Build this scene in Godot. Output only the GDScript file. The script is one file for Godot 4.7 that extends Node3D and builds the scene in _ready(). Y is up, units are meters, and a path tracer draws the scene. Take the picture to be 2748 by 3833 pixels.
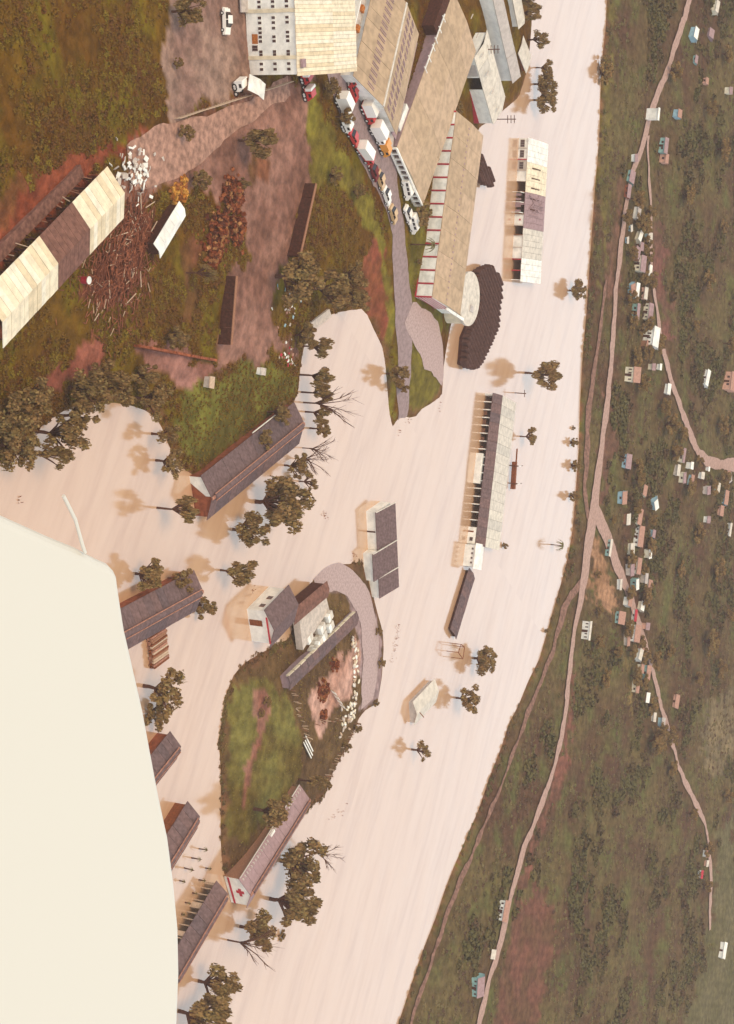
extends Node3D
# Flooded brickworks beside a river, seen from a light aircraft that banks so that
# the frame stands on its side. Metres, y up, water level at y = 0.

var names := {}
var M := {}
var cube: BoxMesh
var rng := RandomNumberGenerator.new()
var grain: ImageTexture
var grain_n: ImageTexture
var grain_soft: ImageTexture

# ---------------------------------------------------------------- helpers
func numbered(called: String) -> String:
	var k: int = names.get(called, 0)
	names[called] = k + 1
	return called if k == 0 else "%s_%03d" % [called, k]

func tag(o: Node, label: String, category := "", group := "", kind := "") -> Node:
	if label != "": o.set_meta("label", label)
	if category != "": o.set_meta("category", category)
	if group != "": o.set_meta("group", group)
	if kind != "": o.set_meta("kind", kind)
	return o

func thing(called: String, label: String, category: String, at: Vector3, yaw := 0.0, group := "") -> Node3D:
	var o := Node3D.new()
	o.name = numbered(called)
	add_child(o)
	o.position = at
	o.rotation.y = yaw
	tag(o, label, category, group)
	return o

# a thing whose local x runs from a to b and whose local z points away from that edge
func plot(called: String, label: String, category: String, a: Vector2, b: Vector2, y: float, group := "") -> Node3D:
	var d := (b - a).normalized()
	var o := thing(called, label, category, Vector3(a.x, y, a.y), 0.0, group)
	o.transform = Transform3D(Basis(Vector3(d.x, 0, d.y), Vector3.UP, Vector3(-d.y, 0, d.x)), Vector3(a.x, y, a.y))
	return o

func put(called: String, mesh: Mesh, m: Material, parent: Node3D, xf := Transform3D.IDENTITY) -> MeshInstance3D:
	var o := MeshInstance3D.new()
	o.name = called if parent != self else numbered(called)
	o.mesh = mesh
	o.material_override = m
	o.transform = xf
	parent.add_child(o, true)
	return o

func bx(parent: Node3D, called: String, m: Material, x0: float, y0: float, z0: float, x1: float, y1: float, z1: float) -> MeshInstance3D:
	var b := Basis.from_scale(Vector3(absf(x1 - x0), absf(y1 - y0), absf(z1 - z0)))
	return put(called, cube, m, parent, Transform3D(b, Vector3((x0 + x1) / 2, (y0 + y1) / 2, (z0 + z1) / 2)))

# a bar of square section from p to q
func bar(parent: Node3D, called: String, m: Material, p: Vector3, q: Vector3, w: float, h := 0.0) -> MeshInstance3D:
	var d := q - p
	var x := d.normalized()
	var s := x.cross(Vector3.UP if absf(x.y) < 0.95 else Vector3.RIGHT).normalized()
	var u := s.cross(x)
	var hh := w if h == 0.0 else h
	return put(called, cube, m, parent, Transform3D(Basis(x * d.length(), u * hh, s * w), (p + q) / 2))

class Shape:
	var st := SurfaceTool.new()
	func _init() -> void: st.begin(Mesh.PRIMITIVE_TRIANGLES)
	func tri(a: Vector3, b: Vector3, c: Vector3, col := Color.WHITE) -> void:
		var n := (c - a).cross(b - a).normalized()
		for p in [a, b, c]:
			st.set_normal(n); st.set_color(col); st.set_uv(Vector2(p.x, p.z)); st.add_vertex(p)
	func quad(a: Vector3, b: Vector3, c: Vector3, d: Vector3, col := Color.WHITE) -> void:
		tri(a, b, c, col); tri(a, c, d, col)
	# slab: top corners a b c d, thickness downwards
	func slab(a: Vector3, b: Vector3, c: Vector3, d: Vector3, t: float) -> void:
		var n := (c - a).cross(b - a).normalized()
		if n.y < 0: n = -n
		var k := -n * t
		quad(a, b, c, d); quad(d + k, c + k, b + k, a + k)
		quad(a, a + k, b + k, b); quad(b, b + k, c + k, c); quad(c, c + k, d + k, d); quad(d, d + k, a + k, a)
	# profile in (z, y) carried along x
	func prism(pr: PackedVector2Array, x0: float, x1: float) -> void:
		var n := pr.size()
		for i in n:
			var p := pr[i]; var q := pr[(i + 1) % n]
			quad(Vector3(x0, p.y, p.x), Vector3(x0, q.y, q.x), Vector3(x1, q.y, q.x), Vector3(x1, p.y, p.x))
		var ids := Geometry2D.triangulate_polygon(pr)
		for i in range(0, ids.size(), 3):
			var a := pr[ids[i]]; var b := pr[ids[i + 1]]; var c := pr[ids[i + 2]]
			tri(Vector3(x0, a.y, a.x), Vector3(x0, b.y, b.x), Vector3(x0, c.y, c.x))
			tri(Vector3(x1, a.y, a.x), Vector3(x1, c.y, c.x), Vector3(x1, b.y, b.x))
	# plan outline (x, z) carried from y0 up to y1
	func column(pl: PackedVector2Array, y0: float, y1: float) -> void:
		var n := pl.size()
		for i in n:
			var p := pl[i]; var q := pl[(i + 1) % n]
			quad(Vector3(p.x, y0, p.y), Vector3(q.x, y0, q.y), Vector3(q.x, y1, q.y), Vector3(p.x, y1, p.y))
		var ids := Geometry2D.triangulate_polygon(pl)
		for i in range(0, ids.size(), 3):
			var a := pl[ids[i]]; var b := pl[ids[i + 1]]; var c := pl[ids[i + 2]]
			tri(Vector3(a.x, y1, a.y), Vector3(b.x, y1, b.y), Vector3(c.x, y1, c.y))
			tri(Vector3(a.x, y0, a.y), Vector3(c.x, y0, c.y), Vector3(b.x, y0, b.y))
	# tapered tube through points with radii
	func tube(ps: Array, rs: Array, sides := 6, col := Color.WHITE) -> void:
		var prev := []
		for i in ps.size():
			var d: Vector3 = (ps[mini(i + 1, ps.size() - 1)] - ps[maxi(i - 1, 0)]).normalized()
			var s := d.cross(Vector3(0.31, 0.2, 0.93)).normalized()
			var u := s.cross(d)
			var ring := []
			for k in sides:
				var a := TAU * k / sides
				ring.append(ps[i] + (s * cos(a) + u * sin(a)) * rs[i])
			if i > 0:
				for k in sides:
					quad(prev[k], prev[(k + 1) % sides], ring[(k + 1) % sides], ring[k], col)
			prev = ring
		for k in range(1, sides - 1): tri(prev[0], prev[k], prev[k + 1], col)
	func done() -> ArrayMesh: return st.commit()

func V(a: Array) -> PackedVector2Array:
	var o := PackedVector2Array()
	for i in range(0, a.size(), 2): o.append(Vector2(a[i], a[i + 1]))
	return o

# ---------------------------------------------------------------- materials
func noise_image(sz: int, freq: float, octaves: int, sd_: int, lo: float, hi: float) -> Image:
	var n := FastNoiseLite.new()
	n.seed = sd_; n.frequency = freq; n.fractal_octaves = octaves; n.fractal_gain = 0.62
	var im := n.get_seamless_image(sz, sz)
	im.convert(Image.FORMAT_RGB8)
	for y in sz:
		for x in sz:
			var v := lerpf(lo, hi, im.get_pixel(x, y).r)
			im.set_pixel(x, y, Color(v, v, v))
	return im

func mat(key: String, c: Color, rough := 0.85, tile := 0.08, spec := 0.3) -> StandardMaterial3D:
	var m := StandardMaterial3D.new()
	m.albedo_color = c
	m.roughness = rough
	m.metallic_specular = spec
	if tile > 0:
		m.albedo_texture = grain if spec < 0.25 else grain_soft
		m.uv1_triplanar = true
		m.uv1_world_triplanar = true
		m.uv1_scale = Vector3.ONE * tile
	M[key] = m
	return m

func c8(r: int, g: int, b: int) -> Color: return Color8(r, g, b)
func lin(r: int, g: int, b: int) -> Color: return Color8(r, g, b).srgb_to_linear()

func make_materials() -> void:
	var gi := noise_image(512, 0.012, 6, 3, 0.62, 1.12)
	grain = ImageTexture.create_from_image(gi)
	grain_soft = ImageTexture.create_from_image(noise_image(512, 0.014, 6, 4, 0.82, 1.08))
	var bump := noise_image(512, 0.03, 5, 8, 0.0, 1.0)
	bump.bump_map_to_normal_map(6.0)
	grain_n = ImageTexture.create_from_image(bump)
	mat("white", c8(250, 244, 232), 0.7, 0.05)
	mat("cream", c8(240, 226, 198), 0.8, 0.06)
	mat("wall_cream", c8(236, 218, 186), 0.8, 0.06)
	mat("concrete", c8(206, 190, 176), 0.9, 0.1)
	mat("grey_roof", c8(196, 184, 176), 0.8, 0.09)
	mat("pale_roof", c8(220, 208, 192), 0.8, 0.07)
	mat("beige_roof", c8(192, 163, 132), 0.85, 0.05)
	mat("rib_roof", c8(244, 226, 194), 0.8, 0.07)
	mat("tile_roof", c8(126, 102, 100), 0.9, 0.16, 0.2)
	mat("tile_ridge", c8(196, 138, 114), 0.9, 0.2, 0.2)
	mat("old_tile", c8(140, 98, 84), 0.95, 0.12, 0.2)
	mat("tile_roof_b", c8(134, 106, 102), 0.9, 0.16, 0.2)
	mat("tile_roof_c", c8(118, 98, 98), 0.9, 0.16, 0.2)
	mat("beige_roof_b", c8(198, 168, 138), 0.85, 0.05)
	mat("beige_roof_c", c8(186, 158, 128), 0.85, 0.05)
	mat("rib_roof_b", c8(232, 210, 174), 0.8, 0.07)
	mat("rib_roof_c", c8(246, 232, 206), 0.8, 0.07)
	mat("pale_roof_b", c8(208, 198, 184), 0.8, 0.07)
	mat("pale_roof_c", c8(226, 214, 196), 0.8, 0.07)
	mat("stack_tile", c8(100, 70, 62), 0.95, 0.12, 0.2)
	mat("brick", c8(164, 92, 62), 0.9, 0.12, 0.2)
	mat("orange_brick", c8(206, 124, 62), 0.9, 0.3, 0.2)
	mat("red_paint", c8(190, 52, 66), 0.6, 0.1)
	mat("maroon", c8(120, 40, 40), 0.7, 0.1)
	mat("dark", c8(58, 30, 24), 0.9, 0.1)
	mat("dark_wood", c8(92, 54, 40), 0.9, 0.2, 0.2)
	mat("wood", c8(160, 112, 84), 0.9, 0.3)
	mat("pale_wood", c8(206, 176, 148), 0.9, 0.3)
	mat("window", c8(74, 52, 50), 0.15, 0.0, 0.6)
	mat("glass", c8(40, 36, 40), 0.06, 0.0, 0.6)
	mat("tyre", c8(34, 28, 28), 0.9, 0.0)
	mat("steel", c8(222, 214, 204), 0.5, 0.0)
	mat("rust", c8(150, 86, 52), 0.9, 0.3, 0.2)
	mat("turquoise", c8(150, 186, 178), 0.8, 0.1)
	mat("sky_blue", c8(160, 192, 202), 0.8, 0.1)
	mat("pink_wall", c8(224, 170, 146), 0.8, 0.1)
	mat("salmon_roof", c8(184, 140, 122), 0.9, 0.15)
	mat("mauve_roof", c8(168, 138, 138), 0.9, 0.12)
	mat("red_car", c8(196, 50, 48), 0.3, 0.0, 0.5)
	mat("white_car", c8(248, 240, 228), 0.3, 0.0, 0.5)
	mat("tan_car", c8(206, 168, 120), 0.3, 0.0, 0.5)
	mat("orange_car", c8(228, 150, 56), 0.35, 0.0, 0.5)
	mat("bark", c8(110, 72, 56), 0.95, 0.4, 0.2)
	mat("aircraft_white", c8(210, 203, 189), 0.45, 0.0, 0.4)
	for k in ["leaf", "scrub_leaf"]:
		var m := StandardMaterial3D.new()
		m.vertex_color_use_as_albedo = true
		m.roughness = 0.75
		m.metallic_specular = 0.25
		m.cull_mode = BaseMaterial3D.CULL_DISABLED
		m.backlight_enabled = true
		m.backlight = Color(0.16, 0.13, 0.05)
		M[k] = m
	var e := mat("earth", Color.WHITE, 0.95, 0.045, 0.15)
	e.vertex_color_use_as_albedo = true
	e.normal_enabled = true
	e.normal_texture = grain_n
	e.normal_scale = 1.0
	var vt := mat("painted", Color.WHITE, 0.9, 0.25, 0.2)
	vt.vertex_color_use_as_albedo = true
	mat("dirt_road", c8(182, 148, 134), 0.95, 0.1, 0.26)
	mat("yard_earth", c8(186, 142, 122), 0.95, 0.08, 0.2)
	mat("track_earth", c8(150, 112, 96), 0.95, 0.1, 0.2)
	mat("asphalt", c8(156, 134, 132), 0.9, 0.1, 0.26)
	mat("gravel", c8(186, 160, 154), 0.95, 0.2, 0.26)

# ---------------------------------------------------------------- ground
var NB := PackedVector2Array()
var IS := PackedVector2Array()
var FB := PackedVector2Array()
var SX0 := -460.0
var SZ0 := -1150.0
var SN := 3.0
var SW := 0
var SH := 0
var SDv := [PackedFloat32Array(), PackedFloat32Array(), PackedFloat32Array()]
var hills := [[-88, -172, 34, 17], [-30, -165, 34, 6]]
var bump_noise := FastNoiseLite.new()
var gx := PackedFloat32Array()
var gz := PackedFloat32Array()
var gh := PackedFloat32Array()
var gzone := PackedByteArray()

func edge_distance(poly: PackedVector2Array, p: Vector2) -> float:
	var best := 1e12
	var n := poly.size()
	for i in n:
		var d := Geometry2D.get_closest_point_to_segment(p, poly[i], poly[(i + 1) % n]).distance_squared_to(p)
		if d < best: best = d
	return sqrt(best)

func survey_shores() -> void:
	NB = V([-145.93, -400.16, -120.36, -408.57, -110.55, -408.77, -102.39, -404.61, -93.77, -389.92, -89.65, -381.32, -82.39, -375.58, -68.75, -373.61, -55.45, -372.96, -46.83, -376.56, -42.07, -375.32, -35.27, -373.81, -30.22, -374.03, -29.19, -375.91, -27.11, -373.47, -24.96, -367.92, -23.56, -363.6, -21.3, -360.35, -21.04, -355.18, -21.82, -353.03, -19.58, -350.66, -18.05, -348.4, -21.6, -346.36, -25.88, -344.4, -31.56, -341.88, -34.66, -339.53, -36.83, -335.37, -39.53, -331.38, -40.64, -328.92, -38.79, -319.71, -36.82, -311.96, -33.93, -306.66, -29.74, -304.09, -24.55, -303.68, -20.29, -303.83, -17.85, -300.58, -11.73, -287.46, -5.64, -275.32, -2.93, -269.51, -4.48, -263.11, -7.94, -258.32, -11.76, -254.72, -13.12, -249.27, -13.31, -242.07, -12.74, -236.08, -11.18, -228.29, -8.28, -222.28, -4.28, -217.82, -1.97, -212.71, -0.31, -206.64, 2.59, -187.86, -72.35, -176.92])
	IS = V([12, -341.77, 10.24, -339.56, 10.98, -333.1, 10.98, -326.68, 12.3, -321.78, 14.74, -317.25, 17.21, -312.25, 21.76, -311.86, 25.64, -309.8, 27.55, -300.86, 29.4, -293.2, 31.31, -289.27, 35.29, -286.67, 40.14, -285.96, 44.21, -285.93, 50.1, -287.92, 56.79, -289.07, 60.98, -289.73, 65.28, -291.08, 69.26, -292.89, 72.73, -299.31, 72.25, -304.58, 67.35, -312.85, 61.49, -322.94, 58.98, -328.93, 59.06, -332.29, 54.09, -335.23, 49.43, -340.71, 45.49, -344.95, 42.99, -345.97, 41.34, -350.18, 40.85, -355, 35.05, -356.01, 29.19, -355.59, 24.78, -354.06, 21.82, -350.99, 17, -347.06])
	FB = V([-161.55, -459.5, -136.31, -464.47, -125.17, -463.96, -107.76, -467.96, -93.11, -468.56, -76.09, -469.91, -61.47, -471.29, -46.68, -471.9, -34.45, -473.72, -22.19, -476.34, -9.74, -477.39, 0.27, -477.67, 9.08, -475.18, 17.8, -469.98, 26.35, -464.88, 34.74, -459.87, 39.89, -452.98, 46.13, -446.96, 50.98, -440.05, 56, -437.06, 63.45, -429.88, 70.87, -424.52, 75.85, -418.98, 82.68, -411.68, 87.98, -406.57, 93.82, -402.3, 97.12, -399.45, 101.68, -395.04, 107.26, -390.97, 112.75, -386.98, 118.15, -383.05, 135.97, -368.54, 2500, -358.54, 2500, -3500, -2500, -3500, -2500, -459.5])
	SW = 307; SH = 340
	var polys := [NB, IS, FB]
	for k in 3:
		var pl: PackedVector2Array = polys[k]
		var bb := Rect2(pl[0], Vector2.ZERO)
		for q in pl: bb = bb.expand(q)
		bb = bb.grow(14)
		var out := PackedFloat32Array()
		out.resize(SW * SH)
		for j in SH:
			for i in SW:
				var p := Vector2(SX0 + i * SN, SZ0 + j * SN)
				var v := -14.0
				if bb.has_point(p):
					var inside := Geometry2D.is_point_in_polygon(p, pl)
					v = edge_distance(pl, p) * (1.0 if inside else -1.0)
				out[j * SW + i] = v
		SDv[k] = out

func shore(k: int, x: float, z: float) -> float:
	var fx := clampf((x - SX0) / SN, 0, SW - 1.001)
	var fz := clampf((z - SZ0) / SN, 0, SH - 1.001)
	var i := int(fx); var j := int(fz)
	fx -= i; fz -= j
	var a: PackedFloat32Array = SDv[k]
	var o := j * SW + i
	return lerpf(lerpf(a[o], a[o + 1], fx), lerpf(a[o + SW], a[o + SW + 1], fx), fz)

func raw_height(x: float, z: float) -> float:
	var a := shore(0, x, z); var b := shore(1, x, z); var c := shore(2, x, z)
	var m := maxf(a, maxf(b, c))
	if m < 0: return maxf(-4, m * 0.35)
	if a > 0:
		var h := 4.0 * (1.0 - exp(-a / 15.0))
		for q in hills:
			var d2: float = ((x - q[0]) * (x - q[0]) + (z - q[1]) * (z - q[1])) / (q[2] * q[2])
			h += q[3] * exp(-d2) * (1.0 - exp(-a / 20.0))
		return h + bump_noise.get_noise_2d(x * 3.0, z * 3.0) * 0.25 * minf(1.0, a / 4.0)
	if b > 0: return 2.4 * (1.0 - exp(-b / 7.0)) + bump_noise.get_noise_2d(x * 3.0, z * 3.0) * 0.2 * minf(1.0, b / 3.0)
	return 2.6 * (1.0 - exp(-c / 5.0)) + 0.075 * maxf(c - 12.0, 0.0) + bump_noise.get_noise_2d(x * 0.7, z * 0.7) * 1.6 * clampf((c - 12.0) / 40.0, 0.0, 1.0)

func ruler(stops: Array) -> PackedFloat32Array:
	var o := PackedFloat32Array()
	for s in stops.size() - 1:
		var a: float = stops[s][0]
		var b: float = stops[s + 1][0]
		var st: float = stops[s][1]
		var n := int(ceil((b - a) / st))
		for i in n: o.append(a + (b - a) * i / n)
	o.append(stops[-1][0])
	return o

func cell(a: PackedFloat32Array, v: float) -> int:
	return clampi(a.bsearch(v, false) - 1, 0, a.size() - 2)

func gy(x: float, z: float) -> float:
	var i := cell(gx, x); var j := cell(gz, z)
	var fx := clampf((x - gx[i]) / (gx[i + 1] - gx[i]), 0, 1)
	var fz := clampf((z - gz[j]) / (gz[j + 1] - gz[j]), 0, 1)
	var o := j * gx.size() + i; var w := gx.size()
	if fx + fz < 1: return gh[o] + (gh[o + 1] - gh[o]) * fx + (gh[o + w] - gh[o]) * fz
	return gh[o + w + 1] + (gh[o + w] - gh[o + w + 1]) * (1 - fx) + (gh[o + 1] - gh[o + w + 1]) * (1 - fz)

func zone_at(x: float, z: float) -> int:
	var i := cell(gx, x); var j := cell(gz, z)
	return gzone[j * gx.size() + i]

func on(p: Vector2, dy := 0.0) -> Vector3: return Vector3(p.x, gy(p.x, p.y) + dy, p.y)
func afloat(p: Vector2, dy := 0.0) -> Vector3: return Vector3(p.x, maxf(gy(p.x, p.y), -1.2) + dy, p.y)

# what the ground is made of: [colour, second colour, plan outline]
func zone_list() -> Array:
	return [
		# 3 red cut bank above the tile-roofed shed
		[lin(158, 84, 58), lin(140, 70, 46), V([-29.49, -196.91, -37.24, -203.87, -41.47, -207.76, -47.28, -213.97, -49.83, -222.42, -51.25, -228.72, -54.64, -237.53, -58.2, -246.69, -61.8, -256.32, -60.85, -257.96, -56.8, -246.9, -53, -236.44, -49.02, -227.82, -44.5, -222.39, -38.43, -214.99, -32.68, -208.07, -23.58, -198.09])],
		# dark red bank under the board fence
		[lin(140, 88, 62), lin(116, 74, 48), V([-58.52, -244.38, -63.03, -254.65, -69.2, -269.16, -74.15, -281.78, -72.91, -281.96, -66.81, -269.52, -60.99, -257.94, -57.12, -248.27, -56.77, -245.49])],
		# 4 pale yard at the top
		[lin(174, 140, 122), lin(154, 118, 104), V([-62.34, -240.24, -67.96, -240.12, -72.49, -241.09, -79.23, -244.58, -89.38, -267.78, -80.66, -269.72, -72.83, -270.91, -67.74, -263.06, -58.96, -244.46])],
		# 5 main working yard
		[lin(168, 122, 104), lin(142, 98, 82), V([-47.3, -230.93, -51.74, -233.95, -56.8, -246.9, -65.54, -263.37, -74.45, -281.73, -77.29, -290.17, -70.87, -290.11, -59.26, -293.51, -53.15, -291.89, -45.2, -288.86, -38.07, -285.06, -33.17, -284.84, -30.25, -290.57, -31.8, -301.2, -26.85, -301.08, -28.13, -290.07, -24.93, -283.75, -23.73, -273.3, -20.76, -267.73, -23.59, -265.55, -29.3, -268.01, -34.54, -266.92, -38.71, -268.93, -42.76, -274.53, -46.91, -271.48, -51.86, -269, -49.92, -263.11, -48.9, -254.29, -49.87, -248.24, -45.24, -239.55, -42.23, -234.89, -44.16, -230.66])],
		# 6 bare red slope under the road
		[lin(156, 84, 62), lin(136, 84, 50), V([-47.03, -320.66, -52.02, -323.59, -55.52, -328.05, -54.34, -331.69, -47.66, -335.94, -40.87, -340.63, -35.48, -342.77, -34.24, -340.64, -36.76, -338.29, -40.5, -331.69, -43.27, -325.53])],
		# 7 brushwood ground beside the shed
		[lin(160, 98, 76), lin(132, 78, 58), V([-28.8, -224.38, -33.14, -226.23, -40, -234.13, -43.22, -240.06, -40.2, -242.9, -36.45, -241.86, -31.56, -237.9, -28.6, -232.22, -27.87, -227.25])],
		# 8 red tracks down the slope
		[lin(172, 104, 84), lin(150, 84, 66), V([-11.72, -215.34, -14.89, -220.69, -19.6, -226.54, -22.58, -231.14, -22.72, -233.87, -19.11, -234.11, -16.61, -230.53, -13.87, -223.9, -11.15, -220.16])],
		# 9 trench yard
		[lin(176, 124, 110), lin(150, 100, 84), V([-22.1, -241.36, -23.41, -248.99, -22.78, -258.89, -22.55, -266.54, -19.09, -266.54, -18.55, -261.67, -19.35, -252.05, -20.2, -243.53])],
		# 10 bright lawn by the factory road
		[lin(142, 128, 48), lin(118, 100, 40), V([-75.6, -289.34, -73.67, -294.8, -67.96, -302.64, -65.84, -312.57, -60.91, -323.03, -55.82, -329.7, -46.09, -337.8, -37.46, -343.39, -18.05, -349.59, -25.16, -343.87, -40.66, -339.18, -52.3, -330.48, -58.05, -317.51, -61.57, -304.61, -57.11, -299.36, -59.34, -293.88])],
		# 11 lawn tip and lawn by the panels
		[lin(136, 122, 50), lin(118, 104, 44), V([-42.18, -346.41, -29, -377.05, -20.03, -355.92, -32.59, -350.03])],
		[lin(126, 116, 44), lin(110, 96, 38), V([-72.01, -328.63, -66.46, -346.44, -66.98, -349.09, -45.99, -349.5, -43.51, -370.49, -40.63, -363.56, -42.49, -351.96, -45.44, -345.89, -59.5, -339.66, -65.97, -334.71])],
		# 13 grass by the drying shed
		[lin(128, 122, 52), lin(104, 92, 40), V([-18, -256.68, -19.49, -266.7, -24.52, -280.18, -24.64, -295.99, -21.12, -303.49, -15.13, -293.57, -9.21, -280.82, -4.46, -268.65, -7.09, -261.98])],
		# 14 island lawn
		[lin(132, 122, 64), lin(112, 92, 46), V([36.92, -287.33, 32.27, -294.8, 34.33, -304.78, 41.63, -312.79, 50.82, -317.51, 55.64, -312.53, 62.75, -299.45, 61.94, -291.28, 48.43, -287.72])],
		# 15 island gravel yard
		[lin(178, 150, 146), lin(160, 128, 122), V([13.35, -321.49, 12.96, -332.29, 16.38, -338.05, 23.18, -349.51, 29.03, -353.07, 39.89, -355.25, 41.71, -346, 34.07, -339.08, 24.68, -337.22, 18.19, -331.44, 15.53, -321.85])],
		# 16 sand round the brick pile
		[lin(218, 170, 150), lin(198, 146, 124), V([38.44, -318.09, 34.13, -320.32, 30.76, -326.11, 28.26, -333.42, 24.67, -336.74, 31.24, -338.79, 36.81, -337.63, 40.11, -331.03, 45.15, -324.77, 44.28, -319.22])],
		# 17 worn path across the island
		[lin(176, 128, 108), lin(150, 96, 78), V([36.38, -295.27, 34.84, -297.49, 37.48, -300.59, 41.63, -299.87, 45.69, -297.46, 50.65, -296.36, 56.42, -295.2, 56.31, -293.83, 48.86, -294.85, 43.9, -295.82])],
		# 18 far bank red cuttings and bare earth
		[lin(142, 92, 76), lin(118, 82, 64), V([52.44, -477.97, 37.56, -479.22, 37.66, -482.54, 52.72, -482.79, 67.26, -477.51, 79.58, -465.66, 92.71, -455.36, 98.85, -448.77, 98.2, -444.44, 87.63, -452.82, 75.56, -461.92, 63.14, -472.26])],
		[lin(130, 86, 70), lin(112, 82, 60), V([98.48, -446.28, 96.09, -458.29, 94.62, -469.51, 104.69, -471.56, 112.64, -475.29, 125.18, -470.23, 136.49, -466.33, 129.56, -433.67, 115.82, -439.33])],
		[lin(138, 90, 78), lin(116, 84, 68), V([-94, -511.77, -93.09, -521.1, -75.51, -529.29, -59.95, -535.67, -56.7, -531.71, -66.78, -525.51, -78.83, -516.3])],
		[lin(188, 142, 108), lin(160, 118, 86), V([2.98, -486.83, 2.07, -494.96, 8.42, -499.03, 13.49, -508.73, 21.39, -511.88, 21.38, -504.16, 17.51, -494.57, 16.28, -488.29, 9.9, -489.84])],
		[lin(134, 92, 78), lin(112, 84, 64), V([-35.94, -487.92, -36.66, -495.16, -21.44, -499.03, -9.56, -495.36, -9.31, -490.82])],
		[lin(132, 94, 78), lin(112, 88, 62), V([-82.73, -479.01, -98.31, -481.56, -96.75, -486.28, -79.05, -486.73, -68.9, -486.85, -67.7, -479.15])],
		[lin(126, 112, 62), lin(104, 90, 54), V([-149.39, -459.36, -150.92, -464.39, -120.6, -470.12, -94.38, -474.69, -77.4, -477.2, -60.1, -478.63, -67.25, -476.3, -96.17, -471.34, -119.68, -466.44])],
		[lin(150, 124, 76), lin(124, 104, 66), V([38.83, -520.36, 37.68, -527.21, 44.72, -534.03, 52.96, -534.64, 49.85, -526.93])],
		[lin(146, 126, 92), lin(120, 104, 78), V([59.2, -595.72, 51.02, -615.46, 48.62, -633.47, 68.52, -645.97, 79.87, -627.17, 75.04, -605.83])],
		[lin(118, 108, 76), lin(106, 98, 66), V([97.08, -626.52, 98.29, -652.76, 179.63, -669.02, 163.33, -592.23, 144.86, -622.14])],
		# red earth showing through on the near hillside
		[lin(140, 84, 52), lin(120, 82, 42), V([-35.08, -197.54, -40.71, -204.12, -44.82, -208.65, -39.94, -206.46, -34, -201.54, -30.97, -198.39])],
		[lin(136, 84, 56), lin(116, 80, 44), V([-38.73, -251.03, -43.95, -255.48, -42.84, -257.53, -35.17, -256.33, -29.56, -258.87, -29.25, -256.67, -34.74, -253.58])],
		[lin(146, 92, 66), lin(120, 86, 48), V([-60.7, -270.51, -59.88, -277.42, -55.76, -276.65, -53.12, -271.4, -55.55, -268.18])],
	]

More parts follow.
